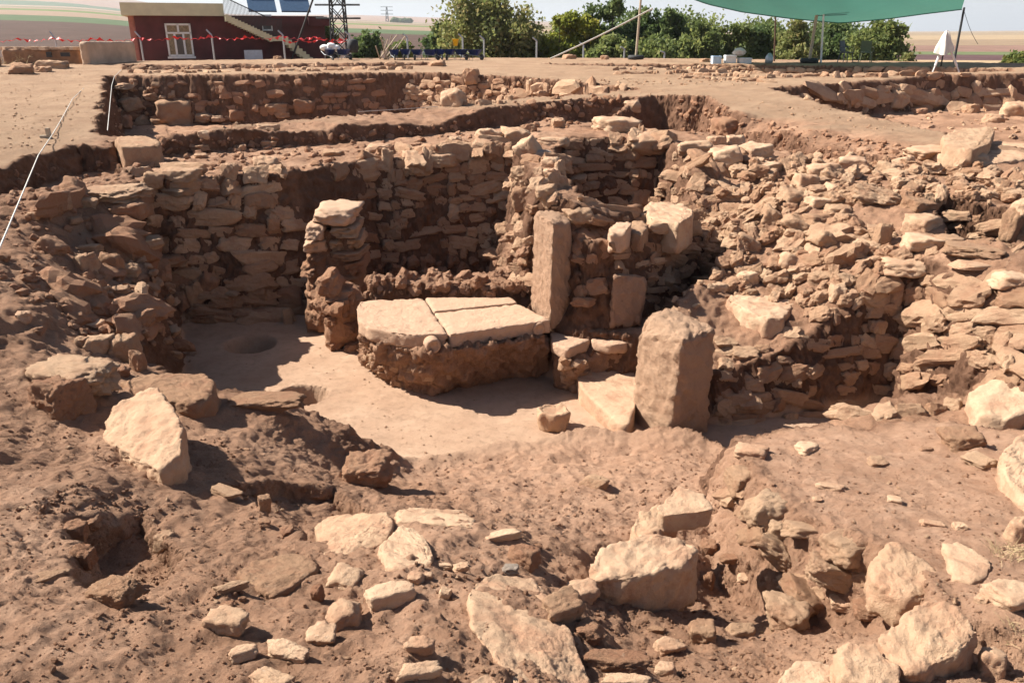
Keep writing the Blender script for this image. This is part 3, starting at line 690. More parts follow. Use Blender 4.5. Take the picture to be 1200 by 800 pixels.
wall('shaded wall stub right of the broad upright block', [([(842,395),(1015,378),(1040,490),(842,500)], 8, dict(aspect=2.0, dens=.72)), ([(925,352),(1010,374),(1016,388),(922,368)], 1, dict(aspect=1.8, proud=.5)), ([(842,430),(880,430),(880,500),(842,500)], 4, dict(dens=.7))])
wall('sunlit battered wall of large flat stones on the right side of the room', [([(1010,330),(1205,318),(1205,425),(1030,430)], 6, dict(aspect=1.8, dens=.97, proud=.5, lean=.12, size=1.08)), ([(1030,425),(1205,420),(1150,480),(1052,495)], 4, dict(aspect=1.8, dens=.8, proud=.4))])
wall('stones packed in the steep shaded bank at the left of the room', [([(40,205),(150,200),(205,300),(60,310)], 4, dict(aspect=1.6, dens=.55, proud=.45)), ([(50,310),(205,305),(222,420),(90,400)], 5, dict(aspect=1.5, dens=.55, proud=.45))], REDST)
wall('remains of coursed walling in the sunlit slope above the wall stub', [([(850,225),(1010,262),(1000,335),(850,310)], 5, dict(aspect=1.9, dens=.6, proud=.5, lean=.15))])
wall('stone lined side of the dark pit beyond the sunlit battered wall', [([(1098,245),(1205,262),(1205,300),(1140,292)], 4, dict(aspect=1.7, dens=.9))])
wall('retaining edge of stones along the raised earth platform', [([(848,552),(905,605),(895,650),(850,600)], 3, dict(aspect=1.3, dens=.7, proud=.45)), ([(905,625),(1065,690),(1050,725),(920,705)], 2, dict(aspect=1.5, dens=.5, proud=.4))])
wall('far face of the second trench packed with small stones', [([(140,95),(450,92),(450,134),(150,140)], 6, dict(aspect=1.4, dens=.5, lv=2, proud=.3))], REDST)
wall('tumbled stone wall at the far end of the second trench', [([(478,92),(600,92),(600,125),(475,125)], 5, dict(aspect=1.4, dens=.9, lv=2, proud=.6)), ([(600,98),(745,102),(700,112),(600,118)], 2, dict(aspect=1.3, dens=.8, lv=2, proud=.6))])
wall('dark stone-lined face of the right-hand far trench', [([(935,105),(1205,92),(1205,136),(1040,130)], 4, dict(aspect=1.4, dens=.75, lv=2, proud=.4))])
wall('low coursed wall remains beside the far baulk under the green net', [([(800,78),(905,80),(905,98),(800,94)], 4, dict(aspect=1.7, dens=.95, lv=2, proud=.9)), ([(900,80),(1130,80),(1130,91),(900,94)], 2, dict(aspect=1.6, dens=.95, lv=2, proud=1.1))])
wall('row of pale stones along the shallow far trench by the maroon house', [([(150,80),(480,74),(480,83),(150,88)], 2, dict(aspect=1.8, dens=.85, lv=2, proud=1.0))])
wall('pale loose wall line across the far baulk before the trees', [([(720,80),(800,80),(800,88),(720,88)], 2, dict(aspect=1.8, dens=.8, lv=2, proud=1.0))])

_l = Heap(); _c = PY(402, 366, 9.95)
for _k in range(26):
    _o = rng.normal(size=3)*np.array([.13, .10, .22]); _l.add(_c+_o, eul(*rng.normal(size=3)*.5), np.array([.15, .13, .12])*rng.uniform(.5, 1.2), 3)
_l.add(_c, eul(.1, .2, .3), (.24, .2, .42), 3)
_l.build('crumbling_wall_stub', REDST, label='crumbling lump of stones and earth between the pier and the slab table', cat='wall stub', kind='thing')
# stone pier against the back wall
pier = empty('stone_pier', PY(388, 400, 10.35), 'narrow pier of squared blocks standing between the back wall and the niche', 'pier')
def ybox(u0, u1, v0, v1, y, dpt, name, parent, mat, **kw):
    a, b_ = PY(u0, v0, y), PY(u1, v1, y); hw_, hh_ = (b_[0]-a[0])/2, (a[2]-b_[2])/2
    V_, F_ = rock_unit(4, rng, .9, 10, .10, 34); V_ = V_/np.abs(V_).max(0)*np.array([hw_*1.04, dpt/2, hh_*1.10])
    V_ = V_@eul(0, rng.normal()*.03, rng.normal()*.05).T+np.array([(a[0]+b_[0])/2, y+dpt/2, (a[2]+b_[2])/2])
    return obj_centered(name, V_, F_.astype(np.int32), mat, parent=parent, tint=np.full(len(V_), kw.get('tint', .5)))
for (u0,u1,v0,v1,dy,mt) in [(356,417,246,268,.05,CUT),(351,378,266,285,.0,CUT),(380,420,268,281,.06,STONE),(350,381,284,301,.02,CUT),(383,402,283,299,.08,STONE),(402,421,281,297,.05,STONE),(353,380,301,312,.08,REDST),(382,423,298,309,.04,STONE),
      (349,372,313,330,.08,REDST),(374,398,311,326,.12,REDST),(400,424,309,326,.05,REDST),(354,384,331,343,.1,REDST),(386,422,327,345,.06,STONE),(352,376,345,366,.02,REDST),(378,402,347,362,.1,REDST),(403,420,346,372,.1,REDST),(350,384,367,395,-.05,REDST),(386,416,364,392,.1,REDST)]:
    ybox(u0, u1, v0, v1, 10.3+dy, .9, 'block', pier, mt, tint=rng.random(), amp=.014, chip=.06)
hull('core', [PY(360,270,10.55), PY(414,270,10.55), PY(420,400,10.5), PY(360,405,10.5), PY(362,265,11.2), PY(412,265,11.2), PY(420,390,11.4), PY(362,390,11.4)], SOIL, parent=pier, edge=.04, amp=.03)
# ------------------------------------------------------------------ single stones
# key stones with their own outline:  name, top outline, contact pixel, height, material, label
BLK = [
 ([(548,697),(556,681),(585,672),(622,678),(642,697),(664,735),(692,796),(688,832),(630,835),(590,778),(552,735)], (690,790), .10, PALE, 'largest pale flat slab, lying at the bottom edge of the view'),
 ([(540,806),(572,782),(590,800),(588,838),(535,838)], (592,815), .06, PALE, 'pointed pale stone tip cut off beside the largest pale slab'),
 ([(368,618),(384,604),(454,598),(462,610),(454,636),(412,634),(392,655),(378,652)], (372,652), .07, PALE, 'smooth pale slab forming the left half of the split ridge stone'),
 ([(460,600),(482,593),(543,598),(557,608),(556,616),(510,612),(468,610)], (560,622), .06, PALE, 'long pale slab forming the right half of the split ridge stone'),
 ([(443,640),(470,614),(492,622),(485,640),(508,648),(505,662),(468,668),(452,664)], (450,670), .05, PALE, 'rough pale double lump half sunk in soil below the split ridge stone'),
 ([(275,672),(300,654),(345,648),(374,655),(374,664),(335,692),(318,698),(300,690)], (318,702), .035, STONE, 'thin buried slab with broken pale rim left of the split ridge stone'),
 ([(690,662,0),(706,640,.03),(752,626,.03),(806,630,.02),(818,644,0),(806,660,0),(782,668,-.02),(760,672,0),(722,684,-.03),(698,678,0)], (765,712), .26, PALE, 'big cracked boulder block carrying a smaller squared block'),
 ([(160,458,0),(185,452,.05),(214,492,.05),(213,530,.0),(186,552,-.05),(140,535,-.16),(118,512,-.14),(128,478,-.05)], (214,566), .20, PALE, 'large sloping pale block with a steep side and long shadow on the left mound'),
 ([(140,444,0),(175,437,0),(240,435,0),(253,447,0),(250,462,0),(226,474,0),(196,466,0),(150,460,0)], (246,478), .15, STONE, 'flat pale slab lying behind the large sloping block'),
 ([(1018,662,-.04),(1040,634,.04),(1046,631,.04),(1080,650,.02),(1114,684,-.02),(1100,698,-.05),(1060,700,-.03),(1024,686,-.05)], (1060,702), .15, PALE, 'large triangular pale boulder resting on the corner of the retaining edge'),
 ([(1104,633),(1120,631),(1162,655),(1164,672),(1140,682),(1116,676)], (1120,682), .04, PALE, 'flat pale stone flush in the platform soil right of the triangular boulder'),
 ([(1030,748,-.05),(1062,716,0),(1090,700,.02),(1120,706,.03),(1148,740,0),(1120,770,-.04),(1070,788,-.06),(1038,775,-.08)], (1035,770), .16, PALE, 'broad low pale boulder caked with soil at the lower right'),
 ([(978,758,-.03),(995,748,0),(1024,752,0),(1052,776,-.02),(1058,800,-.05),(1030,815,-.06),(985,792,-.05)], (980,790), .14, PALE, 'rounded pale stone beside the broad low boulder at the bottom'),
 ([(905,800),(930,776),(962,770),(985,790),(985,825),(910,830)], (905,812), .08, PALE, 'half round pale stone cut by the bottom edge left of a rounded stone'),
 ([(1172,530,0),(1200,505,0),(1240,505,0),(1240,600,0),(1205,590,0),(1180,560,0)], (1178,575), .14, PALE, 'big pale slab end entering at the right edge above the dry weeds'),
 ([(1135,458,-.05),(1165,440,.05),(1186,437,.06),(1212,455,.04),(1212,480,-.02),(1180,492,-.08),(1148,485,-.08)], (1165,495), .22, PALE, 'big smooth pale boulder at the foot of the battered wall'),
 ([(851,350),(858,344),(918,342),(931,356),(918,372),(898,372),(872,362)], (898,402), .27, PALE, 'flat topped broken block crowning the shaded wall stub'),
 ([(1095,232,0),(1110,222,0),(1160,212,0),(1170,214,0),(1166,226,-.03),(1140,238,-.04),(1100,240,-.04)], (1108,246), .10, STONE, 'long capstone overhanging the dark pit on the right'),
 ([(1104,160),(1120,152),(1160,148),(1166,152),(1160,168),(1140,176),(1108,172)], (1136,186), .22, STONE, 'large angular boulder at the end of the right baulk'),
 ([(754,242),(762,236),(800,238),(812,246),(812,252),(795,262),(762,256)], (785,285), .32, PALE, 'large square pale block sitting on the ledge wall'),
 ([(713,266),(722,260),(738,258),(740,262),(733,272),(715,272)], (722,286), .17, CUT, 'small squared block left of the large square block on the ledge'),
 ([(735,264),(742,258),(757,259),(760,266),(752,274),(738,272)], (748,284), .14, STONE, 'second small squared block touching the large square block'),
 ([(134,164,0),(140,159,0),(172,159,0),(188,165,0),(186,170,0),(165,170,0),(142,172,0)], (165,192), .36, STONE, 'large dirty block at the near left corner of the baulk'),
 ([(1092,178,0),(1150,164,0),(1210,168,0),(1210,184,0),(1150,192,-.04)], (1150,196), .10, PALE, 'wide flat slab at the right edge below the large angular boulder'),
 ([(740,613),(752,598),(770,590),(796,604),(765,628),(744,628)], (745,628), .12, PALE, 'pale slab wedge under the smaller squared block'),
]
FL = {0: .10, 1: .07, 2: .085, 3: .08, 4: .08, 5: .06, 10: .035}
for bi, (poly, con, hgt, mt, lab) in enumerate(BLK):
    if bi in FL:
        flush('stone', poly, FL[bi], mt, label=lab, cat='stone', tint=rng.random(), amp=.012, chip=.05, smooth_it=3); STONE_N[0] += 1; continue
    block('stone', poly, con, hgt, mt, label=lab, cat='stone', tint=rng.random(), amp=.018, chip=.11, smooth_it=1 if con[1] < 420 else 3, group=None)
    STONE_N[0] += 1
# the squared block on the cracked boulder stands on that boulder
_c, _ = cast(765, 712); zt = _c[2]+.26
def raised(poly, z0, h, mt, lab, **kw):
    top = np.array([PZ(p[0], p[1], z0+h+(p[2] if len(p) > 2 else 0)) for p in poly]); cen = top.mean(0)
    bot = cen+(top-cen)*np.array([.9, .9, 0]); bot[:, 2] = z0
    hull('stone', np.concatenate([top, bot]), mt, label=lab, cat='stone', amp=.008, chip=.05, **kw); STONE_N[0] += 1
raised([(768,596),(796,566),(828,578),(838,596),(816,600),(776,604)], zt-.015, .13, PALE, 'smaller squared block sitting on the big cracked boulder')

ST = [  # u, v, width, height, label, material key, extra
 (85,447,114,64,'big rounded boulder on the left mound','s',dict(blocky=.2, dratio=.6, dz=.05)),
 (66,464,62,66,'dark fronted squared boulder leaning on the big rounded boulder','r',dict(blocky=.8)),
 (430,553,62,58,'dark lumpy boulder at the edge of the sunlit floor','r',dict(blocky=.2)),
 (308,472,92,28,'low soil covered stone behind the small floor pit','s',dict(blocky=.3)),
 (132,694,66,44,'tilted slab with undercut shaded edge on the lower left slope','s',dict(blocky=.7,rot=-12)),
 (50,676,54,14,'thin flat slab lying flush on the lower left slope','s',{}),
 (264,730,54,50,'pale stone with a curved broken side in loose soil','p',dict(blocky=.5)),
 (284,766,33,25,'small pale stone just below the stone with a curved side','p',{}),
 (335,763,62,30,'long pale stone lying level among small clods','p',{}),
 (318,800,62,30,'pale flat stone cut by the bottom edge at lower left','p',{}),
 (371,696,16,26,'little upright brown stone standing on end','r',dict(blocky=.4)),
 (403,678,44,38,'rough rounded pale stone under the split ridge stone','p',dict(blocky=.2)),
 (400,722,46,44,'pitted pale stone west of the wedge shaped one','p',dict(blocky=.3)),
 (375,745,40,34,'pale lump with soil crust beside the pitted stone','p',{}),
 (457,698,56,38,'wedge shaped pale stone with a sharp right edge','p',dict(blocky=.9,rough=.05)),
 (488,677,20,18,'small pale stone above the wedge shaped one','p',{}),
 (503,674,10,10,'tiny white stone east of the small pale one','p',{}),
 (520,663,20,10,'small flat pale stone in the brushed soil','p',{}),
 (541,665,20,13,'second flat pale stone near the ridge top','p',{}),
 (521,696,16,20,'small upright pale stone in the brushed soil','p',{}),
 (492,756,36,27,'smooth pale pebble sized block at bottom centre','p',dict(blocky=.6)),
 (490,788,54,25,'long smooth pale stone at bottom centre under the smooth block','p',dict(blocky=.5)),
 (598,667,22,16,'small grey stone at the top corner of the largest pale slab','g',{}),
 (592,627,48,17,'flat pale stone with level top at the end of the ridge','p',dict(blocky=.8)),
 (615,653,38,38,'dark crumbly stone at the end of the ridge','r',dict(blocky=.3)),
 (682,694,42,38,'rounded pale stone left of the cracked boulder','p',dict(blocky=.4)),
 (707,690,32,28,'reddish rough stone wedged under the cracked boulder','r',{}),
 (662,712,52,52,'shaded stone behind the edge of the largest pale slab','s',dict(blocky=.5)),
 (690,740,34,34,'shaded brown stone in the hollow','r',{}),
 (722,778,80,40,'wide shaded stone at the bottom of the hollow','r',{}),
 (737,800,62,26,'pale stone top cut by the bottom edge in the hollow','p',{}),
 (770,738,22,10,'small pinkish stone on the hollow floor','s',{}),
 (784,758,38,26,'knobbly pale stone at the near side of the hollow','p',{}),
 (780,784,26,26,'small pale stone half buried under the knobbly one','p',{}),
 (698,564,32,30,'worn pale stone half buried in the middle of the soil slope','s',dict(blocky=.3)),
 (718,582,14,8,'little stone chip just under the worn half buried stone','p',{}),
 (661,574,8,6,'small chip on the middle of the soil slope','s',{}),
 (630,640,12,8,'small brown stone right of the ridge end','r',{}),
 (829,681,22,28,'small brown stone in the shade of the cracked boulder','r',{}),
 (858,655,32,14,'flat brown sliver in the shade beside the platform','r',{}),
 (832,642,20,28,'squat stone in shade touching the cracked boulder','r',{}),
 (872,677,16,14,'small tan chip in front of the retaining edge','p',{}),
 (925,719,58,62,'rounded reddish boulder standing clear of the retaining edge','s',dict(blocky=.2,rough=.09)),
 (868,738,46,24,'flat stone buried in front of the rounded reddish boulder','s',{}),
 (826,742,36,36,'dust covered stone low in the soil left of the dry stalks','s',{}),
 (915,623,28,34,'upright grey brown stone set in the retaining edge','s',{}),
 (903,600,54,52,'large lumpy stone at the left corner of the raised platform','s',dict(blocky=.3)),
 (870,560,44,40,'rough stone at the far left corner of the raised platform','s',dict(blocky=.3)),
 (945,622,54,26,'long rim stone of the platform above a dark gap','s',{}),
 (996,642,58,46,'square rim stone of the platform beside the triangular boulder','s',{}),
 (918,650,70,40,'slanting slab below the left rim stones','s',dict(rot=30)),
 (983,674,86,46,'long slanting slab below the square rim stone','s',dict(rot=24,blocky=.7)),
 (948,700,60,48,'slanting slab low on the retaining edge','s',dict(rot=28)),
 (988,708,28,20,'small block near the base of the retaining edge','p',{}),
 (1020,716,38,32,'reddish crumbly stone at the base of the retaining edge','r',{}),
 (1053,711,34,34,'small cube like stone under the triangular boulder','p',dict(blocky=.9)),
 (1165,779,32,42,'bright narrow stone near the lower right corner','p',{}),
 (1190,700,52,44,'pale boulder at the right edge below the dry weeds','p',{}),
 (1196,624,26,44,'pale stone at the right edge behind the dry weeds','p',{}),
 (1154,702,22,16,'small pale stone between the right edge boulder and the low one','p',{}),
 (1050,585,17,13,'small pale stone lying near the middle of the platform','p',{}),
 (1094,613,28,12,'flat pale flake flush with the platform','p',{}),
 (1126,616,16,14,'little pale stone on the right half of the platform','p',{}),
 (1030,540,22,18,'low pale stone on the far part of the platform','s',{}),
 (975,570,36,14,'pale flake edge showing in the platform soil','p',{}),
 (958,584,12,9,'tiny pale stone on the near part of the platform','p',{}),
 (1086,526,24,9,'small dark topped stone at the far part of the platform','r',{}),
 (948,524,30,18,'pale stone at the far rim of the platform','p',{}),
 (882,527,40,24,'pale stone at the far left rim of the platform','p',{}),
 (1130,515,50,38,'low broad stone at the foot of the smooth boulder','s',{}),
 (1150,540,36,24,'tan stone below the low broad stone','s',{}),
 (263,576,46,15,'long flat stone ending in shade under the sloping block','s',{}),
 (309,589,16,26,'small upright stone at the head of a shaded gully','s',{}),
 (336,622,16,14,'small knob of stone at the shaded gully','r',{}),
 (310,612,16,10,'tiny stone on the gully rim','r',{}),
 (192,634,24,32,'narrow stone standing out of the loose soil at left','s',{}),
 (105,612,26,26,'brown stone high in the crumbling bank at lower left','r',{}),
 (88,622,26,34,'knobbly stone in the middle of the crumbling bank','r',{}),
 (98,652,24,34,'dark stone at the foot of the crumbling bank','r',{}),
 (270,688,40,16,'flat soil covered stone above the curved stone','s',{}),
 (265,710,16,14,'small clod like stone touching the curved stone','r',{}),
 # slope of the left side, in the shade
 (186,304,56,24,'long smooth slab jutting out of the left bank over the room','s',dict(blocky=.85)),
 (168,284,44,22,'thick slab directly above the jutting slab','s',dict(blocky=.7)),
 (130,226,72,24,'wide flat slab near the top of the left bank','s',dict(blocky=.7)),
 (150,245,40,26,'brown stone underneath the wide flat slab','r',{}),
 (104,238,20,20,'small angular stone left of the wide flat slab','s',{}),
 (86,222,40,28,'sloping stone under the string at the bank top','r',dict(rot=30)),
 (127,310,28,34,'upright squared stone in the middle of the left bank','s',dict(blocky=.8)),
 (99,309,30,30,'rounded stone beside the upright squared stone','s',{}),
 (106,291,26,16,'small stone above the upright squared stone','s',{}),
 (57,288,34,24,'sloping flat stone in the upper left bank','r',dict(rot=30)),
 (75,236,18,20,'small stone beneath the hanging string','s',{}),
 (38,253,14,12,'tiny stone beneath the hanging string','s',{}),
 (84,258,20,10,'thin flat stone in the dark upper bank','s',{}),
 (62,245,22,18,'brown stone in the dark upper bank','r',{}),
 (138,340,26,16,'oval stone low in the left bank','s',{}),
 (115,338,24,12,'flat stone next to the oval stone','s',{}),
 (152,318,22,24,'stone under the left end of the jutting slab','s',{}),
 (162,372,32,28,'brown block in the steep foot of the bank','r',{}),
 (27,371,16,17,'lone pale stone on the dark left slope','p',{}),
 (44,386,16,12,'small brown stone next to the lone pale one','r',{}),
 (107,379,32,14,'flat sunlit stone above the stacked stones of the bank edge','p',{}),
 (112,403,34,34,'sunlit stone at the left of the stacked bank edge','s',{}),
 (144,408,34,38,'sunlit squared stone in the stacked bank edge','s',dict(blocky=.8)),
 (160,424,18,34,'narrow stone at the right end of the stacked bank edge','s',{}),
 (94,402,18,18,'small stone where the stacked bank edge begins','s',{}),
 (142,435,20,16,'reddish stone under the stacked bank edge','r',{}),
 (208,350,30,28,'dark stone low in the corner of the room','r',{}),
 (238,332,32,38,'slanting stone leaning in the dark corner of the room','r',dict(rot=40)),
 (270,342,28,12,'flat stone at the foot of the shaded back wall','s',{}),
 (299,341,30,20,'rounded stone at the foot of the shaded back wall','s',{}),
 (245,366,46,16,'wide stone at the floor line behind the round pit','r',{}),
 (300,364,52,20,'widest stone at the floor line behind the round pit','r',{}),
 (340,345,34,30,'blocky stone beside the pier in deep shade','r',dict(blocky=.8)),
 (337,372,12,28,'narrow upright stone in shade beside the pier','s',{}),
 (304,233,38,26,'soil crusted boulder bulging from the back wall','s',{}),
 (212,204,40,20,'pale long block near the top of the back wall','s',dict(blocky=.9)),
 (178,210,26,20,'block left of the pale long block in the back wall','s',dict(blocky=.8)),
 (207,223,42,14,'second course block beneath the pale long block','s',dict(blocky=.9)),
 (398,382,34,26,'small stones stuck at the foot of the crumbling lump','s',{}),
 # ground behind the back wall
 (313,149,26,10,'flat stone lying on the baulk edge behind the back wall','p',{}),
 (238,158,15,12,'small pale stone under the baulk edge','p',{}),
 (284,174,12,11,'small round pale stone on the dark bank','p',{}),
 (233,173,22,9,'flat stone on the ledge behind the back wall','s',{}),
 (235,183,16,9,'small flat stone on the ledge behind the back wall','s',{}),
 (310,193,30,22,'bright chunk on the dark ground above the back wall','p',{}),
 (268,200,18,20,'stone low on the ledge above the back wall','s',{}),
 (315,168,18,10,'small dusty stone near the baulk face','s',{}),
 (323,216,14,14,'small pale stone above the soil crusted boulder','p',{}),
 (390,180,26,12,'tan stone at the end of the sunlit niche wall top','s',{}),
 (442,174,30,15,'flat pale stone on top of the niche wall','p',{}),
 (520,186,40,18,'long pale stone on top of the niche wall','p',{}),
 (533,166,19,15,'small angular pale stone behind the niche wall','p',{}),
 (560,193,30,26,'square tan stone on the niche wall','s',dict(blocky=.8)),
 (565,171,26,19,'pale stone at the right part of the niche wall','p',{}),
 (571,158,32,18,'wide pale stone at the back of the niche wall','p',{}),
 (584,181,22,32,'upright tan stone where the niche wall meets the spur','s',{}),
 (606,159,36,22,'large pale stone at the head of the spur wall','p',{}),
 (600,178,16,26,'tan upright stone on the spur wall','s',{}),
 (619,174,30,32,'bright slanting stone on the spur wall','p',dict(rot=-30)),
 (634,180,26,13,'smooth grey flat stone on the spur wall','g',dict(blocky=.5,rough=.03)),
 (645,191,24,18,'rounded pale stone below the smooth grey one','p',{}),
 (646,207,20,22,'pale stone further down the spur wall','p',{}),
 (613,231,30,32,'tan angular block on the flank of the spur wall','s',{}),
 (641,224,26,20,'brown block on the crest of the spur wall','s',{}),
 (630,243,27,17,'flat stone just behind the tall upright slab','s',{}),
 (677,252,34,24,'tan rounded stone right of the tall upright slab','s',{}),
 (650,166,38,14,'flat pale slab between the spur and the coursed wall','p',{}),
 (620,150,18,12,'stone against the baulk face behind the spur','s',{}),
 (655,145,18,14,'tan stone in the dark baulk face','s',{}),
 (694,126,0,0,'','s',{}),
 (742,124,18,14,'bright block perched on the baulk corner','p',dict(blocky=.8)),
 (724,146,54,22,'big pale boulder on the coursed wall top','p',{}),
 (721,130,22,10,'flat tan stone below the bright perched block','s',{}),
 (765,166,50,28,'big rounded pale boulder on the side wall top','p',dict(blocky=.3)),
 (740,176,26,22,'tan lump at the corner of the side wall','s',{}),
 # terrace at the right
 (857,148,40,24,'squared reddish block at the foot of the earth bank','r',dict(blocky=.9)),
 (840,165,22,14,'rounded pale stone in front of the squared reddish block','p',{}),
 (862,166,24,18,'second rounded pale stone in front of the reddish block','p',{}),
 (815,173,42,20,'wide pale stone at the left end of the terrace','p',{}),
 (851,184,40,28,'big pale boulder near the left end of the terrace','p',{}),
 (886,179,40,26,'slanting pale boulder of the terrace','p',{}),
 (901,196,34,16,'flat pale stone in the terrace front','p',{}),
 (969,201,48,26,'bright angular boulder in the middle of the terrace','p',dict(blocky=.8)),
 (944,214,26,26,'squarish pale stone left of the bright angular boulder','p',dict(blocky=.9)),
 (930,233,36,30,'tan boulder in the terrace face','s',{}),
 (976,224,24,22,'pale cube like stone below the bright angular boulder','p',dict(blocky=.9)),
 (960,237,34,20,'pale oblong stone above a deep shadow','p',{}),
 (984,247,32,18,'oblong tan stone right of a deep shadow','s',{}),
 (960,257,40,20,'long tan stone low in the terrace face','s',{}),
 (906,254,32,26,'slanting slab in the left terrace face','s',dict(rot=25)),
 (936,264,44,24,'slanting pale slab in the terrace face','s',dict(rot=25)),
 (967,281,34,26,'broken slab in the rubble slope','s',dict(rot=25)),
 (1000,191,38,18,'pale stone at the back of the terrace','p',{}),
 (1046,200,32,24,'tan boulder at the back of the terrace','s',{}),
 (1061,192,26,22,'pale block beside the tan boulder','p',{}),
 (1090,178,54,18,'long pale slab at the back of the terrace','p',{}),
 (1144,187,28,18,'rounded pale stone under the large angular boulder','p',{}),
 (1115,191,20,16,'small pale stone in the row below the angular boulder','p',{}),
 (1128,193,18,14,'small tan stone in the row below the angular boulder','s',{}),
 (1063,212,32,16,'oval pale stone on the open terrace','p',{}),
 (1164,202,26,12,'tan flat stone toward the right of the terrace','s',{}),
 (1037,230,66,28,'large tilted flat slab on the terrace edge','s',dict(rot=18)),
 (1078,240,36,24,'brown block right of the tilted flat slab','s',{}),
 (1083,262,46,34,'broad flat pale stone at the terrace edge','p',{}),
 (1082,284,50,26,'bright wedge shaped stone above the battered wall','p',{}),
 (1035,277,20,34,'narrow upright stone in the rubble slope','s',{}),
 (1064,311,54,28,'bright pale triangular stone on the wall top','p',dict(blocky=.9)),
 (1114,281,34,17,'tan stone behind the smooth flat one','s',{}),
 (1141,293,64,24,'wide stone on the battered wall top','s',{}),
 (1142,311,52,16,'smooth flat oval stone on the battered wall top','p',dict(blocky=.1,rough=.03)),
 (1190,329,46,28,'very pale block at the right end of the battered wall','p',{}),
 (928,307,30,26,'bright broken slab lying in the rubble slope','p',dict(rot=25)),
 (876,327,24,26,'pale upright stone in the rubble slope','p',{}),
 (842,337,22,16,'pale round stone at the foot of the rubble slope','p',{}),
 (876,284,34,24,'tan slanting stone high on the rubble slope','s',dict(rot=25)),
 (982,343,20,24,'squared pale stone on the slope above the wall stub','p',dict(blocky=.9)),
 (999,348,20,20,'second squared stone on the slope above the wall stub','s',dict(blocky=.9)),
 (962,326,28,20,'rounded lump on the slope above the wall stub','s',{}),
 (1185,225,30,20,'tan block right of the capstone','s',{}),
 (1190,262,26,44,'tan wall end at the right edge beyond the dark pit','s',{}),
 (1205,243,30,24,'pale block at the right edge above the dark pit','p',{}),
 # middle trenches and far ground
 (205,131,46,34,'large squared boulder standing in the second trench','s',dict(blocky=.9)),
 (156,121,30,16,'boulder in the left corner of the second trench','s',{}),
 (146,101,24,9,'flat stone high in the left corner of the second trench','p',{}),
 (167,141,22,16,'stone left of the large squared boulder','s',{}),
 (190,143,26,11,'flat stone at the front of the large squared boulder','s',{}),
 (145,141,16,16,'brown stone at the near corner of the second trench','r',{}),
 (178,113,18,9,'small stone left above the large squared boulder','s',{}),
 (240,137,24,11,'tan stone right of the large squared boulder','s',{}),
 (256,138,26,10,'pale flat stone on the second trench floor','p',{}),
 (277,134,22,14,'brown stone at the foot of the second trench face','r',{}),
 (325,125,28,13,'oblong pale stone in the second trench face','s',{}),
 (356,124,28,17,'rounded boulder in the second trench face','r',{}),
 (330,134,20,8,'flat stone under the oblong pale stone','s',{}),
 (530,116,30,26,'leaning pale boulder at the end of the tumbled stone wall','p',{}),
 (553,88,20,17,'reddish block embedded in the baulk corner','s',dict(blocky=.8)),
 (513,75,18,9,'brown block lying on the far baulk','s',{}),
 (24,82,28,17,'pinkish squared boulder standing alone on the trodden ground','s',dict(blocky=.7)),
 (60,76,36,14,'long flat boulder on the trodden ground at left','s',dict(blocky=.7)),
 (50,82,19,9,'small stone in front of the long flat boulder','s',{}),
 (326,67,0,0,'','s',{}),
 (345,67,28,6,'long block on the site edge by the house steps','s',{}),
 (325,68,10,5,'small block next to the long block at the site edge','s',{}),
 (402,66,16,6,'flat block by the wheelbarrows','s',{}),
 (547,66,14,6,'pale block at the far site edge under the trees','s',{}),
 (571,66,16,5,'flat block in front of the largest tree','s',{}),
 (667,67,14,7,'tan boulder at the foot of the guy rope','s',{}),
 (709,68,10,6,'round boulder before the yellow green trees','s',{}),
 (826,71,12,5,'reddish stone next to the white crates','s',{}),
 (1050,115,30,22,'pale boulder in the right-hand far trench','s',{}),
 (1140,128,20,14,'tan stone on the right-hand far trench floor','s',{}),
 (1165,140,24,14,'tan block low in the right-hand far trench','s',{}),
 (1192,128,30,26,'pale boulder heap stone at the right edge of the far trench','p',{}),
 (1078,130,18,8,'brown stone at the near lip of the right-hand far trench','r',{}),
 (120,76,0,0,'','s',{}),
]
MK = dict(s=STONE, p=PALE, r=REDST, g=GREYST, c=CUT)
HAND = []
for (u, v, w, h, lab, k, kw) in ST:
    if w: boulder(u, v, w, h, lab, MK[k], **kw)
print('hand stones', STONE_N[0])
# strewn stones: the larger ones are single things, the small ones one spread each
AUTO = [  # polygon, count, size range (picture px), material keys, what they lie on
 ([(830,225),(1000,240),(1090,300),(1000,330),(1000,370),(850,345),(830,300)], 26, 9, 22, 'ssr', 'stone loose on the sunlit rubble slope', 'stones loose on the sunlit rubble slope'),
 ([(860,195),(1100,205),(1100,222),(1000,240),(870,225)], 16, 9, 20, 'psp', 'pale stone strewn over the right terrace', 'stones strewn over the right terrace'),
 ([(840,125),(900,140),(1060,175),(1040,195),(880,175)], 16, 7, 15, 'srr', 'small stone sticking out of the earth bank below the right baulk', 'stones in the earth bank'),
 ([(40,200),(120,190),(170,300),(190,380),(120,380),(40,330)], 18, 9, 22, 'srr', 'small stone in the shaded left bank', 'small stones in the shaded left bank'),
 ([(150,170),(560,150),(560,180),(300,200),(150,190)], 16, 7, 14, 'ssr', 'small stone on the dark ground between baulk and back wall', 'stones between baulk and back wall'),
]
for poly, n, s0, s1, ks, lab, grp in AUTO:
    for p in scatter_pts(poly, n):
        if STONE_N[0] >= 292: break
        w = rng.uniform(s0, s1)
        boulder(p[0], p[1], w, w*rng.uniform(.5, .8), lab, MK[ks[rng.integers(len(ks))]], group=grp, blocky=rng.uniform(.2, .8), rot=rng.normal()*12)
print('all stones', STONE_N[0])
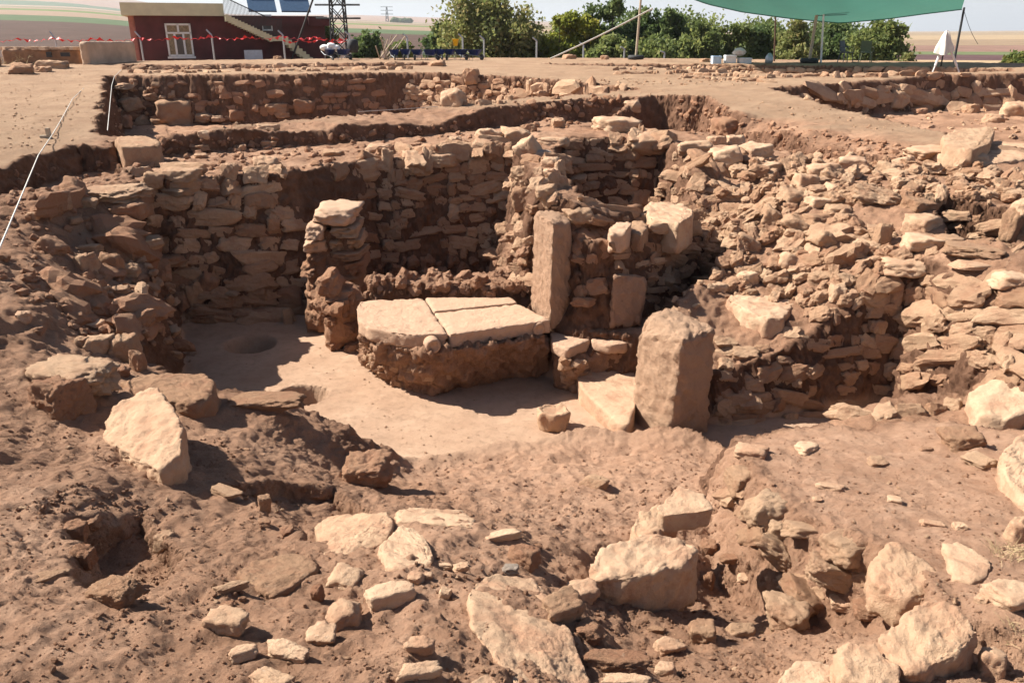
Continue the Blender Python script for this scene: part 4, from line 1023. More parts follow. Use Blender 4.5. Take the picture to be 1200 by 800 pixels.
def spread(label_name, specs, mat, cat):
    h = Heap()
    for s in specs: rubble(h, *s[:4], **(s[4] if len(s) > 4 else {}))
    h.build(label_name, mat, kind='stuff', label=label_name.replace('_', ' ')+' '+cat if label_name != 'rubble' else cat, cat='rubble')
spread('rubble', [([(825,215),(1000,235),(1095,300),(1000,330),(1010,375),(850,345),(820,300)], 380, .04, .26, dict(lv=3, sink=.18)),
   ([(860,180),(1100,195),(1205,205),(1205,240),(1100,235),(1000,245),(870,228)], 420, .05, .30, dict(lv=3, sink=.15)),
   ([(750,290),(850,300),(860,350),(760,380)], 90, .04, .16), ([(150,300),(215,320),(225,425),(165,400)], 70, .05, .22)], STONE, 'stones covering the terrace and slope at the right')
spread('rubble', [([(830,118),(900,140),(1100,180),(1050,200),(860,180)], 330, .03, .14),
   ([(790,115),(840,120),(860,160),(800,160)], 60, .04, .2), ([(600,118),(740,112),(740,150),(610,150)], 130, .05, .26)], REDST, 'stones crumbling out of the earth bank and the baulk')
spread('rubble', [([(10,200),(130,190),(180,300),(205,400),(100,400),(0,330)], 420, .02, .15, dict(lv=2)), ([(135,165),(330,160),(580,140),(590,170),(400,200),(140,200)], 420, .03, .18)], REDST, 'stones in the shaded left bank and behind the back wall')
spread('rubble', [([(130,95),(200,100),(260,140),(135,150)], 90, .05, .3), ([(480,100),(620,108),(540,122),(460,128)], 110, .06, .32), ([(600,98),(740,102),(640,112)], 60, .05, .25), ([(920,112),(1200,110),(1200,165),(1090,150)], 130, .05, .28)], STONE, 'stones on the floors of the far trenches')
spread('pebbles', [([(0,560),(420,590),(700,700),(820,800),(0,800)], 420, .008, .04, dict(power=4, patchy=True)), ([(0,430),(420,560),(400,600),(0,600)], 220, .01, .035, dict(power=4, patchy=True)),
   ([(700,640),(900,650),(950,800),(700,800)], 220, .008, .04, dict(power=4, patchy=True)), ([(850,520),(1200,500),(1200,800),(950,800),(900,620)], 380, .007, .04, dict(power=4, patchy=True)), ([(440,540),(820,520),(870,620),(700,660),(480,600)], 140, .008, .035, dict(power=4, patchy=True))], STONE, 'and small clods scattered over the near soil')
spread('soil_clods', [([(0,560),(420,590),(650,700),(700,800),(0,800)], 1500, .006, .028, dict(power=3, flat=.9, sink=.1, patchy=True)), ([(0,430),(420,560),(400,600),(0,600)], 900, .006, .028, dict(power=3, flat=.9, sink=.1, patchy=True)),
   ([(700,640),(900,650),(950,800),(700,800)], 900, .008, .035, dict(power=3)), ([(850,500),(1200,500),(1200,800),(950,800),(900,620)], 1100, .007, .03, dict(power=3)), ([(440,540),(820,520),(870,620),(700,660),(480,600)], 900, .008, .035, dict(power=3)),
   ([(750,560),(850,560),(850,620),(750,620)], 100, .01, .04)], SOIL, 'crumbled over the near slopes')
spread('grit', [([(0,480),(420,560),(700,660),(820,800),(0,800)], 1800, .005, .014, dict(power=2, flat=.9, sink=.2)), ([(440,540),(820,520),(1200,500),(1200,800),(700,800),(480,600)], 1500, .005, .013, dict(power=2, flat=.9, sink=.2))], REDST, 'strewn through the loose soil')
spread('collapsed_earth', [([(432,308),(600,300),(625,345),(430,348)], 110, .06, .26, dict(lv=3, flat=.8, sink=.35, power=1.8)), ([(560,230),(600,260),(640,350),(570,330)], 50, .06, .22, dict(lv=3, flat=.8, sink=.35))], SOIL, 'slumped on the ledge behind the slab table')
spread('pebbles', [([(0,80),(125,80),(120,160),(0,180)], 260, .015, .07, dict(power=3)), ([(130,152),(400,135),(740,103),(1000,128),(1150,160),(1000,150),(800,110),(400,142),(150,165)], 400, .015, .09, dict(power=3)), ([(600,92),(900,92),(900,100),(740,100)], 120, .03, .12)], STONE, 'lying on the trodden baulks')
spread('pebbles', [([(230,395),(420,400),(480,470),(640,460),(690,500),(480,545),(360,470)], 160, .006, .03, dict(power=3))], STONE, 'on the cleaned floor of the room')

# soil drifted against the bigger stones
gm_ = bpy.data.objects['ground'].data; _co = np.empty(len(gm_.vertices)*3, np.float32); gm_.vertices.foreach_get('co', _co); _co = _co.reshape(-1, 3)
_lift = np.zeros(len(_co)); _nz = None
for x, y, a, b_, zc in SK:
    if a < .05 or math.hypot(x, y) > 12: continue
    s_ = np.abs(_co[:, 0]-x) < a*1.8+.1; s_ &= np.abs(_co[:, 1]-y) < b_*1.8+.1; idx = np.nonzero(s_)[0]
    if not len(idx): continue
    q = _co[idx]; d = np.hypot((q[:, 0]-x)/a, (q[:, 1]-y)/b_)
    l = .16*min(a, b_, .3)*np.exp(-((d-.95)/.35)**2)*(1+1.1*pnoise(q*7+x)); l = np.where(d < .95, .16*min(a, b_, .3), l)*(q[:, 2] < zc+.3)*(q[:, 2] > zc-1)
    _lift[idx] = np.maximum(_lift[idx], l)
_co[:, 2] += _lift; gm_.vertices.foreach_set('co', _co.ravel().astype(np.float32)); gm_.update()
# ------------------------------------------------------------------ things on and beyond the site edge
def lin(h):
    return tuple(((int(h[i:i+2], 16)/255+.055)/1.055)**2.4 for i in (0, 2, 4))
MAROON = simple('maroon_render', (.085, .019, .019), .8, noise=.35, scale=1.2)
CREAM = simple('cream_paint', (.56, .53, .36), .8, noise=.08, scale=3)
WHITE = simple('white_paint', (.72, .72, .70), .6, noise=.05)
STEEL = simple('galvanised_steel', (.42, .44, .46), .45, .6, noise=.15, scale=20)
DARK = simple('dark_metal', (.035, .033, .035), .6, .3)
WOOD = simple('weathered_wood', (.42, .33, .24), .8, noise=.2, scale=20, bump=.3)
TANK = simple('blue_grey_panel', (.10, .16, .25), .25, .2, noise=.1)
TANKW = simple('pale_blue_panel', (.40, .45, .52), .5)
REDT = simple('red_tape', (.62, .015, .02), .5, noise=.1)
BLUE = simple('blue_plastic', (.012, .030, .12), .4, noise=.2)
YEL = simple('yellow_plastic', (.8, .5, .02), .4)
NET = simple('green_shade_net', (.05, .16, .12), .75, noise=.12, scale=1.5)
CLOTH = simple('off_white_cloth', (.66, .60, .53), .85, noise=.12, scale=6, bump=.3)
MUD = simple('mud_brick', (.30, .165, .095), .95, noise=.3, scale=3, bump=.6)
PLAST = simple('stained_plaster', (.52, .36, .25), .9, noise=.22, scale=1.6)
SACK = simple('white_sack', (.74, .73, .72), .7, noise=.1, scale=10)
RUBBER = simple('black_rubber', (.03, .03, .032), .8)
STRING = simple('pale_string', (.62, .58, .52), .8)
CURT = simple('ochre_curtain', (.26, .20, .12), .8, noise=.35, scale=14)
GLASSM, t, b = mat_new('window_glass'); b.inputs['Base Color'].default_value = (.05, .055, .06, 1); b.inputs['Roughness'].default_value = .08

def local_box(m, x0, x1, y0, y1, z0, z1, bev=0): m.box(((x0+x1)/2, (y0+y1)/2, (z0+z1)/2), (abs(x1-x0), abs(y1-y0), abs(z1-z0)), bev=bev)
# maroon house: local x runs along the front, local y away from the viewer
A = PY(155, 8, 44.0); Bp = PY(379, 14, 47.5)
HL = math.hypot(Bp[0]-A[0], Bp[1]-A[1]); HA = math.atan2(Bp[1]-A[1], Bp[0]-A[0])
HB = -1.0; RT = PY(150, 14, 44.0)[2]+.6-HB; PT = PY(150, 3, 44.0)[2]-HB          # heights above the house's ground
house = empty('house', (A[0], A[1], HB), 'long maroon flat-roofed house with cream parapet and outside stair', 'house', rz=HA); house['_local'] = 1
m = MB(); local_box(m, 0, HL, 0, 7.5, 0, RT-.75); m.build('wall', MAROON, house)
# cream band over the left half, it juts out and shows its end
m = MB(); local_box(m, -.55, HL*.455, -.5, 7.9, PY(150, 18.5, 44.0)[2]-HB, PT-.02); m.build('parapet', CREAM, house, label='cream parapet band over the left half')
m = MB(); local_box(m, HL*.457, HL+.15, -.12, 7.6, RT-1.25, PT-.62); m.build('parapet', MAROON, house, label='maroon parapet over the right half')
m = MB(); local_box(m, HL-.9, HL+.25, -.35, 7.7, RT-1.25, PT-.66); m.build('corner_canopy', MAROON, house)
# window with curtain
wx = HL*.145; ww = 1.25; wz0 = 1.52; wz1 = 3.12
wf = MB()
for x0, x1, z0, z1 in [(wx, wx+ww, wz0, wz0+.09), (wx, wx+ww, wz1-.09, wz1), (wx, wx+.09, wz0, wz1), (wx+ww-.09, wx+ww, wz0, wz1), (wx+ww*.33-.05, wx+ww*.33+.05, wz0, wz1-.45), (wx+ww*.67-.05, wx+ww*.67+.05, wz0, wz1-.45), (wx+ww/2-.05, wx+ww/2+.05, wz1-.45, wz1), (wx, wx+ww, wz1-.5, wz1-.41)]:
    local_box(wf, x0, x1, -.07, -.01, z0, z1)
wo = wf.build('window', WHITE, house, label='white framed window with ochre curtains')
m = MB(); local_box(m, wx+.05, wx+ww-.05, -.03, -.005, wz0+.05, wz1-.05); m.build('curtain', CURT, wo)
m = MB(); local_box(m, wx+ww*.36, wx+ww*.64, -.04, -.032, wz0+.1, wz1-.55); m.build('pane', GLASSM, wo)
m = MB(); local_box(m, wx-.06, wx+ww+.06, -.12, -.075, wz0-.1, wz0-.005); m.build('sill', WHITE, wo)
for x0, x1, z0, z1 in [(HL*.555, HL*.60, 2.95, 3.35), (HL*.66, HL*.70, 2.85, 3.5)]:
    f = MB()
    for q in [(x0-.08, x0, z0-.08, z1+.08), (x1, x1+.08, z0-.08, z1+.08), (x0, x1, z0-.08, z0), (x0, x1, z1, z1+.08)]: local_box(f, q[0], q[1], -.06, -.005, q[2], q[3])
    fo = f.build('window', WHITE, house, label='small white framed window above the stair'); m = MB(); local_box(m, x0, x1, -.03, -.004, z0, z1); m.build('pane', GLASSM, fo)
# stair along the front: cream stringer with steps, dark railing
s0 = (HL*.455, RT-.72); s1 = (HL*.69, 2.50); s2 = (HL*.755, 2.47); s3 = (HL*.99, .55)
m = MB()
def flight(a, b_, n):
    for k in range(n):
        x0 = a[0]+(b_[0]-a[0])*k/n; x1 = a[0]+(b_[0]-a[0])*(k+1)/n; z = a[1]+(b_[1]-a[1])*k/n; dz = (a[1]-b_[1])/n
        local_box(m, x0, x1+.012*(k < n-1), -1.15, -.02, z-dz-.26, z-.001*k)
flight(s0, s1, 15); local_box(m, s1[0]+.013, s2[0], -1.15, -.02, s1[1]-.24, s1[1]-.02); flight((s2[0]+.013, s2[1]), s3, 13)
stair = m.build('stair', CREAM, house)
m = MB()
def rail(a, b_, n):
    m.tube([(a[0], -1.1, a[1]+.85), (b_[0], -1.1, b_[1]+.85)], .028, 6)
    for k in range(n):
        t_ = k/n; x = a[0]+(b_[0]-a[0])*t_; z = a[1]+(b_[1]-a[1])*t_
        m.tube([(x, -1.1, z-.1), (x, -1.1, z+.85)], .012, 4)
rail(s0, s1, 34); rail(s1, s2, 9); m.build('railing', DARK, stair)
m = MB(); m.tube([(HL*.30+7.5, -1.6, .8), (HL*.30+9.6, -1.6, 4.6)], .05, 6)
m = MB(); local_box(m, HL*.53, HL*.625, -1.45, -1.37, -.1, PY(287, 58.5, 45.6)[2]-HB); m.build('service_panel', TANKW, house, label='low pale panel standing by the wall')
m = MB()
for x in (-.02, -.02): pass
for y in (.7, 1.9, 3.4, 5.2): local_box(m, -.32, -.05, y, y+.28, 0, RT-.79)
m.build('side_pillar', simple('salmon_paint', (.45, .20, .16), .8), house)
for x0, w_ in ((HL*.605, 1.5), (HL*.79, 1.6)):
    f = MB(); f.box((x0+w_/2, 2.2, PT+.0), (w_, 1.0, .09), tilt=Matrix.Rotation(math.radians(42), 4, 'X')); po = f.build('solar_panel', TANK, house)
    m = MB(); m.tube([(x0+.1, 2.75, PT+.30), (x0+w_-.1, 2.75, PT+.30)], .27, 12); m.build('tank', SACK, po)
m = MB(); m.tube([(HL*.775, -.9, 1.1), (HL*.95, -2.6, 5.2)], .05, 6); m.build('sagging_pipe', DARK, house)

# low mud-brick wall and plaster panel at the left
def boxpx(name, u0, u1, v0, v1, y0, y1, thick, mat, label, cat, zb=None, edge=.12, amp=.03):
    a = PY(u0, v0, y0); b_ = PY(u1, v0, y1); zb = zb if zb is not None else PY(u0, v1, y0)[2]
    d = np.array([b_[0]-a[0], b_[1]-a[1], 0]); nn = np.array([-d[1], d[0], 0])/np.linalg.norm(d)*thick; pts = []
    for p in (a, b_, a+nn, b_+nn): pts += [p, [p[0], p[1], zb]]
    return hull(name, pts, mat, edge=edge, amp=amp, scale=2, chip=.03, label=label, cat=cat)
boxpx('mud_brick_wall', 0, 92, 58, 80, 36, 36.5, .6, MUD, 'low crumbling mud-brick wall with two square holes at the far left', 'wall', zb=-.2)
for uu in (60, 79):
    p = PY(uu, 64, 36.2); m = MB(); m.box((p[0], p[1]-.17, p[2]), (.22 if uu == 60 else .38, .06, .22 if uu == 60 else .16)); m.build('wall_opening', DARK, bpy.data.objects['mud_brick_wall'])
m = MB()
for k in range(60):
    p = PY(rng.uniform(0, 92), 57.5, 36.3); m.box((p[0], p[1]+rng.uniform(-.1, .5), p[2]+.02), (.3*rng.uniform(.5, 1.3), .25, .10*rng.uniform(.5, 1.4)), rz=rng.uniform(-.5, .5))
m.build('coping', PLAST, bpy.data.objects['mud_brick_wall'])
boxpx('mud_brick_wall', -40, -3, 56, 80, 33.5, 34, .5, MUD, 'end of another mud-brick wall at the picture edge', 'wall', zb=-.2)
boxpx('plastered_wall', 100, 158, 49, 80, 35.5, 39, .35, PLAST, 'stained plastered wall panel leaning in front of the maroon house corner', 'wall', zb=-.2, amp=.01)
m = MB(); p = PY(147, 69.5, 33); 
V_, F_ = ICO[3]; V_ = V_*np.array([.85, .32, .13])*(1+.2*fbm(V_*2, 3))[:, None]
obj_centered('sack', V_+np.array([p[0], p[1], drop(p[0], p[1])[2]+.1]), F_.astype(np.int32), SACK, label='white sack lying on the ground before the plastered wall', cat='sack')

# fence posts with concrete and red barrier tape
fp = [(63,37,71),(163,37,71),(247,35,69),(331,36,67),(409,37,66),(477,40,66),(542,40,64),(567,42,64),(629,44,68),(684,50,69),(732,55,70),(779,60,71)]
posts = []
for k, (u, v0, v1) in enumerate(fp):
    y = 42.5 if k < 6 else 44.5; a = PY(u, v0, y); z0 = drop(a[0], a[1])[2]-.1
    o = empty('fence_post', (a[0], a[1], z0), ['thin grey post before the ploughed field','grey post at the left corner of the maroon house','grey post right of the curtained window','grey post in front of the outside stair','grey post beside the lattice mast','grey post behind the wheelbarrows',
       'grey post at the left of the largest tree','grey post in front of the largest tree','grey post between the largest and the yellow green tree','grey post below the guy rope','grey post among the dark green trees','last small grey post near the tall wooden pole'][k], 'fence post', 'fence posts along the site edge')
    m = MB(); h_ = a[2]-z0; m.tube([(a[0], a[1], z0), (a[0], a[1], z0+h_*.86)], .045, 8); m.build('post', STEEL, o)
    m = MB(); m.tube([(a[0], a[1], z0+h_*.86), (a[0]-.22, a[1], z0+h_+.0)], .04, 8); m.build('angled_top', STEEL, o)
    posts.append((a, z0, h_))
def ribbon(pts, w=.06):
    m = MB()
    for i in range(len(pts)-1):
        a, b_ = Vector(pts[i]), Vector(pts[i+1]); t0 = max(0, math.sin(i*1.9)+.6*math.sin(i*.47))*1.1-.25; t1 = max(0, math.sin((i+1)*1.9)+.6*math.sin((i+1)*.47))*1.1-.25
        u0 = Vector((0, .05*math.cos(i*2.1), w*(.25+.75*t0))); u1 = Vector((0, .05*math.cos(i*2.1+2.1), w*(.25+.75*t1)))
        s = Vector((0, .006, 0)); V = [a-u0-s, b_-u1-s, b_+u1-s, a+u0-s, a-u0+s, b_-u1+s, b_+u1+s, a+u0+s]
        m.add(V, [(0, 1, 2, 3), (7, 6, 5, 4), (0, 4, 5, 1), (1, 5, 6, 2), (2, 6, 7, 3), (3, 7, 4, 0)])
    return m
tp_ = [PY(u, v, 42.3) for u, v in [(-30,47),(22,46),(62,45),(110,46),(163,45),(205,44),(247,43),(290,44),(331,43),(370,44),(409,46)]]
pts = []
for a, b_ in zip(tp_[:-1], tp_[1:]):
    for k in range(14):
        q = a*(1-k/14)+b_*(k/14); pts.append(tuple(q-np.array([0, 0, .10*math.sin(math.pi*k/14)+.05*math.sin(k*2.3)])))
ribbon(pts).build('barrier_tape', REDT, label='red barrier tape strung and twisted between the grey posts', cat='tape')
tp_ = [PY(u, v, 42.2) for u, v in [(331,47),(352,47),(375,46),(409,48)]]; pts = []
for a, b_ in zip(tp_[:-1], tp_[1:]):
    for k in range(10): q = a*(1-k/10)+b_*(k/10); pts.append(tuple(q-np.array([0, 0, .12*math.sin(math.pi*k/10)])))
ribbon(pts, .05).build('barrier_tape', REDT, label='second short strand of red tape sagging over the stair foot', cat='tape')

# lattice mast beside the house, far pylons
def mast(u, vtop, y, w, label, name='lattice_mast', z0=-1.0, arms=True, taper=.5):
    a = PY(u, vtop, y); H = a[2]-z0; m = MB(); n = max(6, int(H/(w*1.3)))
    cs = [(-1, -1), (1, -1), (1, 1), (-1, 1)]; hw = lambda t_: w/2*(1-(1-taper)*t_)
    Q_ = lambda c, t_: (a[0]+c[0]*hw(t_), a[1]+c[1]*hw(t_), z0+H*t_)
    r_ = max(.02, w*.045)
    for c in cs: m.tube([Q_(c, 0), Q_(c, 1)], r_, 4)
    for k in range(n):
        for i in range(4):
            c, d = cs[i], cs[(i+1) % 4]; m.tube([Q_(c, k/n), Q_(d, (k+1)/n)], r_*.7, 4); m.tube([Q_(d, k/n), Q_(c, (k+1)/n)], r_*.7, 4)
    root = empty(name, (a[0], a[1], z0), label, 'mast'); m.build('lattice', DARK, root)
    if arms:
        m = MB()
        for t_ in (.72, .86, .99): m.tube([(a[0]-w*1.4, a[1], z0+H*t_), (a[0]+w*1.4, a[1], z0+H*t_)], r_*1.2, 4)
        m.build('crossarm', DARK, root)
    return root
mast(394, -10, 46, .85, 'dark lattice mast rising beside the maroon house', taper=.8)
mast(55, 9, 1500, 9, 'distant pylon on the hills at the left', 'pylon', z0=10, taper=.2); mast(453, 8, 1800, 9, 'distant pylon beyond the fields left of the trees', 'pylon', z0=0, taper=.2)
root = None
# wheelbarrows parked in a row
def wheelbarrow(p, rz, label):
    o = empty('wheelbarrow', p, label, 'wheelbarrow', 'blue wheelbarrows parked along the site edge', rz=rz); o['_local'] = 1; o.scale = (.64, .64, .72)
    bm = bmesh.new(); rings = []
    for z, sx, sy in ((.32, .22, .30), (.66, .36, .48)):
        rings.append([bm.verts.new((sx*x, sy*y+(.06 if z > .5 else 0), z)) for x, y in ((-1, -.7), (-.7, -1), (.7, -1), (1, -.7), (1, .7), (.7, 1), (-.7, 1), (-1, .7))])
    for i in range(8): bm.faces.new((rings[0][i], rings[0][(i+1) % 8], rings[1][(i+1) % 8], rings[1][i]))
    bm.faces.new(rings[0][::-1]); bmesh.ops.solidify(bm, geom=bm.faces[:], thickness=.02)
    bm.verts.index_update(); m = MB(); m.add([v_.co for v_ in bm.verts], [[v_.index for v_ in f.verts] for f in bm.faces]); bm.free(); m.build('tray', BLUE, o)
    m = MB()
    for s in (-1, 1): m.tube([(s*.05, .62, .18), (s*.2, .2, .30), (s*.24, -.35, .34), (s*.28, -.85, .55)], .018, 6); m.tube([(s*.22, -.25, .33), (s*.24, -.3, 0)], .018, 6)
    m.build('frame', STEEL, o)
    m = MB(); m.lathe([(.06, -.035), (.17, -.045), (.19, 0), (.17, .045), (.06, .035)], (0, .62, .19), 16, rot=Matrix.Rotation(math.pi/2, 3, 'Y')); m.build('wheel', RUBBER, o)
for k, (u, v, ang, lab) in enumerate([(386,66,.6,'blue wheelbarrow holding white sacks beside the mast'),(402,66,1.2,'dark blue wheelbarrow nearest the right side of the sacks'),(462,66,.2,'leftmost upright wheelbarrow in the tight row of three'),(475,66,.0,'middle upright wheelbarrow in the tight row of three'),(489,66,-.2,'rightmost upright wheelbarrow in the tight row of three'),
      (504,66,1.3,'wheelbarrow lying low right of the row of three'),(515,66,.4,'wheelbarrow standing behind the yellow bucket'),(527,66,-.3,'wheelbarrow carrying the yellow bucket'),(540,66,.8,'wheelbarrow under the first grey post by the tree'),(556,66,1.1,'last wheelbarrow at the foot of the largest tree')]):
    y = 40.5; p = PY(u, v, y); g_ = drop(p[0], p[1]); wheelbarrow((p[0], p[1], g_[2]), ang+math.pi, lab)
p = PY(386, 60, 40.5); z_ = drop(p[0], p[1])[2]
for k, (dx, dz) in enumerate([(-.2, .55), (.1, .62), (.3, .53), (.0, .50)]):
    V_, F_ = ICO[3]; V_ = V_*np.array([.22, .2, .14])*(1+.25*fbm(V_*2+k*9, 3))[:, None]
    obj_centered('sack', V_+np.array([p[0]+dx, p[1], z_+dz]), F_.astype(np.int32), SACK, label='white sack heaped on the blue wheelbarrow by the mast', cat='sack', group='white sacks on a wheelbarrow')
p = PY(534, 60, 40.4); z_ = drop(p[0], p[1])[2]; m = MB(); m.lathe([(.10, 0), (.16, .3), (.17, .3), (.17, .31)], (p[0], p[1], z_+.62), 14); m.build('bucket', YEL, None, True, label='yellow bucket in a blue wheelbarrow', cat='bucket')
p = PY(414, 59, 41.5); z_ = drop(p[0], p[1])[2]; m = MB(); m.lathe([(.22, 0), (.28, .3), (.25, .55), (.1, .62)], (p[0], p[1], z_+.3), 14)
m.build('basket', RUBBER, None, True, label='dark round basket on the ground beside the sacks', cat='basket')
m = MB()
for k in range(9):
    p = PY(448+rng.uniform(-8, 8), 66, 41); z_ = drop(p[0], p[1])[2]; m.tube([(p[0], p[1], z_), (p[0]+rng.uniform(-.2, 1.1), p[1]+rng.uniform(-.3, .3), z_+rng.uniform(.4, 1.1))], .03, 5)
m.build('stick_pile', WOOD, None, label='pile of pale sticks leaning left of the wheelbarrow row', cat='sticks')

# green shade net on poles
edge_far = [(770,-16),(830,5),(870,14),(925,21.5),(985,27),(1040,22),(1085,16),(1127,11)]
net_top = []; Y0 = 38.5
nu, nv = 40, 16; far = np.array([PY(np.interp(s, np.linspace(0, 1, 8), [e[0] for e in edge_far]), np.interp(s, np.linspace(0, 1, 8), [e[1] for e in edge_far]), Y0-2.0*math.sin(math.pi*s)*0) for s in np.linspace(0, 1, nu)])
nearE = np.array([[6.5+s*11.5, 34.5-.8*math.sin(math.pi*s), 4.9-.35*math.sin(math.pi*s)-.9*s] for s in np.linspace(0, 1, nu)])
Vn = []
for j in range(nv):
    t_ = j/(nv-1); sag = .55*math.sin(math.pi*t_)
    for i_ in range(nu):
        p = far[i_]*(1-t_)+nearE[i_]*t_; s = i_/(nu-1); Vn.append([p[0], p[1], p[2]-sag*(.25+math.sin(math.pi*s)*.75)*.6+.03*math.sin(s*31+j*.7)*math.sin(math.pi*t_)])
Vn = np.array(Vn); Fn = [(j*nu+i_, j*nu+i_+1, (j+1)*nu+i_+1, (j+1)*nu+i_) for j in range(nv-1) for i_ in range(nu-1)]
ntree = NET.node_tree; bs = ntree.nodes['Principled BSDF']; tr = ntree.nodes.new('ShaderNodeBsdfTranslucent'); tr.inputs[0].default_value = (.075, .205, .16, 1); mx = ntree.nodes.new('ShaderNodeMixShader'); mx.inputs[0].default_value = .5
out = [n for n in ntree.nodes if n.type == 'OUTPUT_MATERIAL'][0]; ntree.links.new(bs.outputs[0], mx.inputs[1]); ntree.links.new(tr.outputs[0], mx.inputs[2]); ntree.links.new(mx.outputs[0], out.inputs[0])
root = empty('shade_net', (far[:, 0].mean(), Y0, 0), 'large green shade net stretched over the far part of the site', 'shade net')
me = mesh_from('net', Vn-np.array(root.location), Fn, NET); link('net', me, parent=root)
m = MB(); m.tube([tuple(p-np.array([0, 0, .01])) for p in far], .03, 6); m.build('hem', simple('green_hem', (.02, .12, .09), .8), root)
def pole(name, top, base, y0, y1, r_, mat, label, cat='pole', tip=.0, base_mat=None):
    a = PY(*top, y1); b_ = PY(*base, y0); z = drop(b_[0], b_[1])[2]-.05; b_[2] = z
    m = MB(); m.tube([tuple(b_), tuple(a)], r_, 8, r_*.85); return m.build(name, mat, None, label=label, cat=cat)
pole('net_pole', (1130,9), (1117,78), 38.3, 38.5, .055, DARK, 'dark corner pole holding the right tip of the green net')
pole('net_pole', (909,20), (907,74), 39, 38.6, .04, simple('rusty_pipe', (.13, .075, .05), .8), 'thin rusty pole under the left part of the green net')
pole('net_pole', (962,-14), (948,74), 37.5, 37.5, .075, WOOD, 'thick leaning wooden pole standing in a tyre under the net')
pole('net_pole', (967,-14), (962,74), 37.5, 37.2, .045, SACK, 'thin pale pole right of the leaning wooden pole')
pole('tall_pole', (752,-14), (745,71), 41, 41, .06, WOOD, 'tall lone wooden pole standing in a tyre before the trees')
pole('survey_pole', (0,0), (0,0), 40, 40, .001, DARK, 'x') if False else None
def tyre(u, v, y, lab):
    p = PY(u, v, y); z = drop(p[0], p[1])[2]; m = MB(); m.lathe([(.22, .02), (.36, .0), (.40, .09), (.36, .19), (.22, .17), (.2, .1)], (p[0], p[1], z), 20); m.build('tyre', RUBBER, None, True, label=lab, cat='tyre')
tyre(948, 74, 37.4, 'black tyre weighting the leaning wooden pole'); tyre(745, 71, 40.9, 'black tyre weighting the tall lone pole')
def rope(a, b_, lab, r_=.015, sag=.1, mat=STRING, n=12, name='rope'):
    pts = [tuple(np.array(a)*(1-k/n)+np.array(b_)*(k/n)-np.array([0, 0, sag*math.sin(math.pi*k/n)])) for k in range(n+1)]
    m = MB(); m.tube(pts, r_, 5); return m.build(name, mat, None, label=lab, cat='rope')
rope(PY(765,10,39), PY(645,69,40)*1.0, 'pale guy rope slanting down before the yellow green tree', .035, .05)
rope(PY(1130,14,38.5), PY(1146,52,37), 'thin dark guy line hanging from the dark corner pole', .01, .1, DARK)
# tripod with a cloth over it
tc_ = PY(1109, 43, 32.3); gz = drop(tc_[0], tc_[1])[2]
tri = empty('tripod', (tc_[0], tc_[1], gz), 'white-legged survey tripod with its head wrapped in an off-white cloth', 'tripod')
for u, v, dy in ((1090,79,0), (1136,80,-.1), (1103,76,.8)):
    p = PY(u, v, 32.3+dy); p[2] = drop(p[0], p[1])[2]; a = np.array([tc_[0], tc_[1], tc_[2]-.05]); k_ = a*.45+p*.55
    m = MB(); m.tube([tuple(a), tuple(k_)], .045, 6); m.tube([tuple(k_), tuple(p)], .026, 6); m.build('leg', SACK if dy <= 0 else DARK, tri)
m = MB(); prof = []
n = 28; rings = []
for z, r_ in ((.24, .03), (.20, .09), (.05, .14), (-.2, .22), (-.4, .31), (-.56, .36)):
    for k in range(n):
        a_ = 2*math.pi*k/n; rr = r_*(1+.26*math.sin(a_*5+z*3)*(1 if z < .1 else .3)); m.V.append((tc_[0]+rr*math.cos(a_)*.84, tc_[1]+rr*math.sin(a_)*.8, tc_[2]+z*.88+(.12*math.sin(a_*2+1) if z < -.7 else 0)+(.16*math.sin(a_+.5) if z < -.5 else 0)))
for i_ in range(5):
    for k in range(n): m.F.append((i_*n+k, i_*n+(k+1) % n, (i_+1)*n+(k+1) % n, (i_+1)*n+k))
m.F.append(tuple(range(n))); m.build('cloth_cover', CLOTH, tri, True)
# white crates, jerrycan, chairs under the net
def crate(u, v, w, h, y, lab, mat):
    p = PY(u, v, y); z = drop(p[0], p[1])[2]; k = y/FPX*1.03; o = empty('crate', (p[0], p[1], z), lab, 'crate')
    W_, H_ = w*k, h*k; m = MB()
    m.box((p[0], p[1], z+.03), (W_, .4, .06)); 
    for s in (-1, 1): m.box((p[0]+s*(W_/2-.015), p[1], z+H_/2+.03), (.03, .4, H_-.062)); m.box((p[0], p[1]+s*.185, z+H_/2+.03), (W_-.064, .03, H_-.062))
    m.build('body', mat, o)
    m = MB(); m.box((p[0], p[1]-.215, z+H_*.85), (W_+.03, .025, .05)); m.box((p[0], p[1]+.215, z+H_*.85), (W_+.03, .025, .05)); m.build('rim', mat, o)
PB = simple('pale_blue_plastic', (.45, .58, .72), .5)
crate(839, 73, 9, 8, 37, 'pale blue and white tub at the left of the crates', PB); crate(855, 74, 11, 8, 37, 'white crate in the middle of the three containers', SACK); crate(872, 74, 13, 6, 37, 'low white crate at the right of the three containers', SACK)
p = PY(866, 68, 37.1); z = drop(p[0], p[1])[2]; V_, F_ = ICO[3]; V_ = V_*np.array([.28, .18, .16])*(1+.3*fbm(V_*2, 3))[:, None]
obj_centered('cloth_bundle', V_+np.array([p[0], p[1], z+.45]), F_.astype(np.int32), CLOTH, label='crumpled cloth bundle on top of the white crates', cat='cloth')
p = PY(901, 73, 37); z = drop(p[0], p[1])[2]; m = MB(); m.lathe([(.14, 0), (.17, .05), (.17, .25), (.1, .36), (.05, .42)], (p[0], p[1], z), 14); m.build('jug', STEEL, None, True, label='grey rounded jug beside the thin rusty pole', cat='jug')
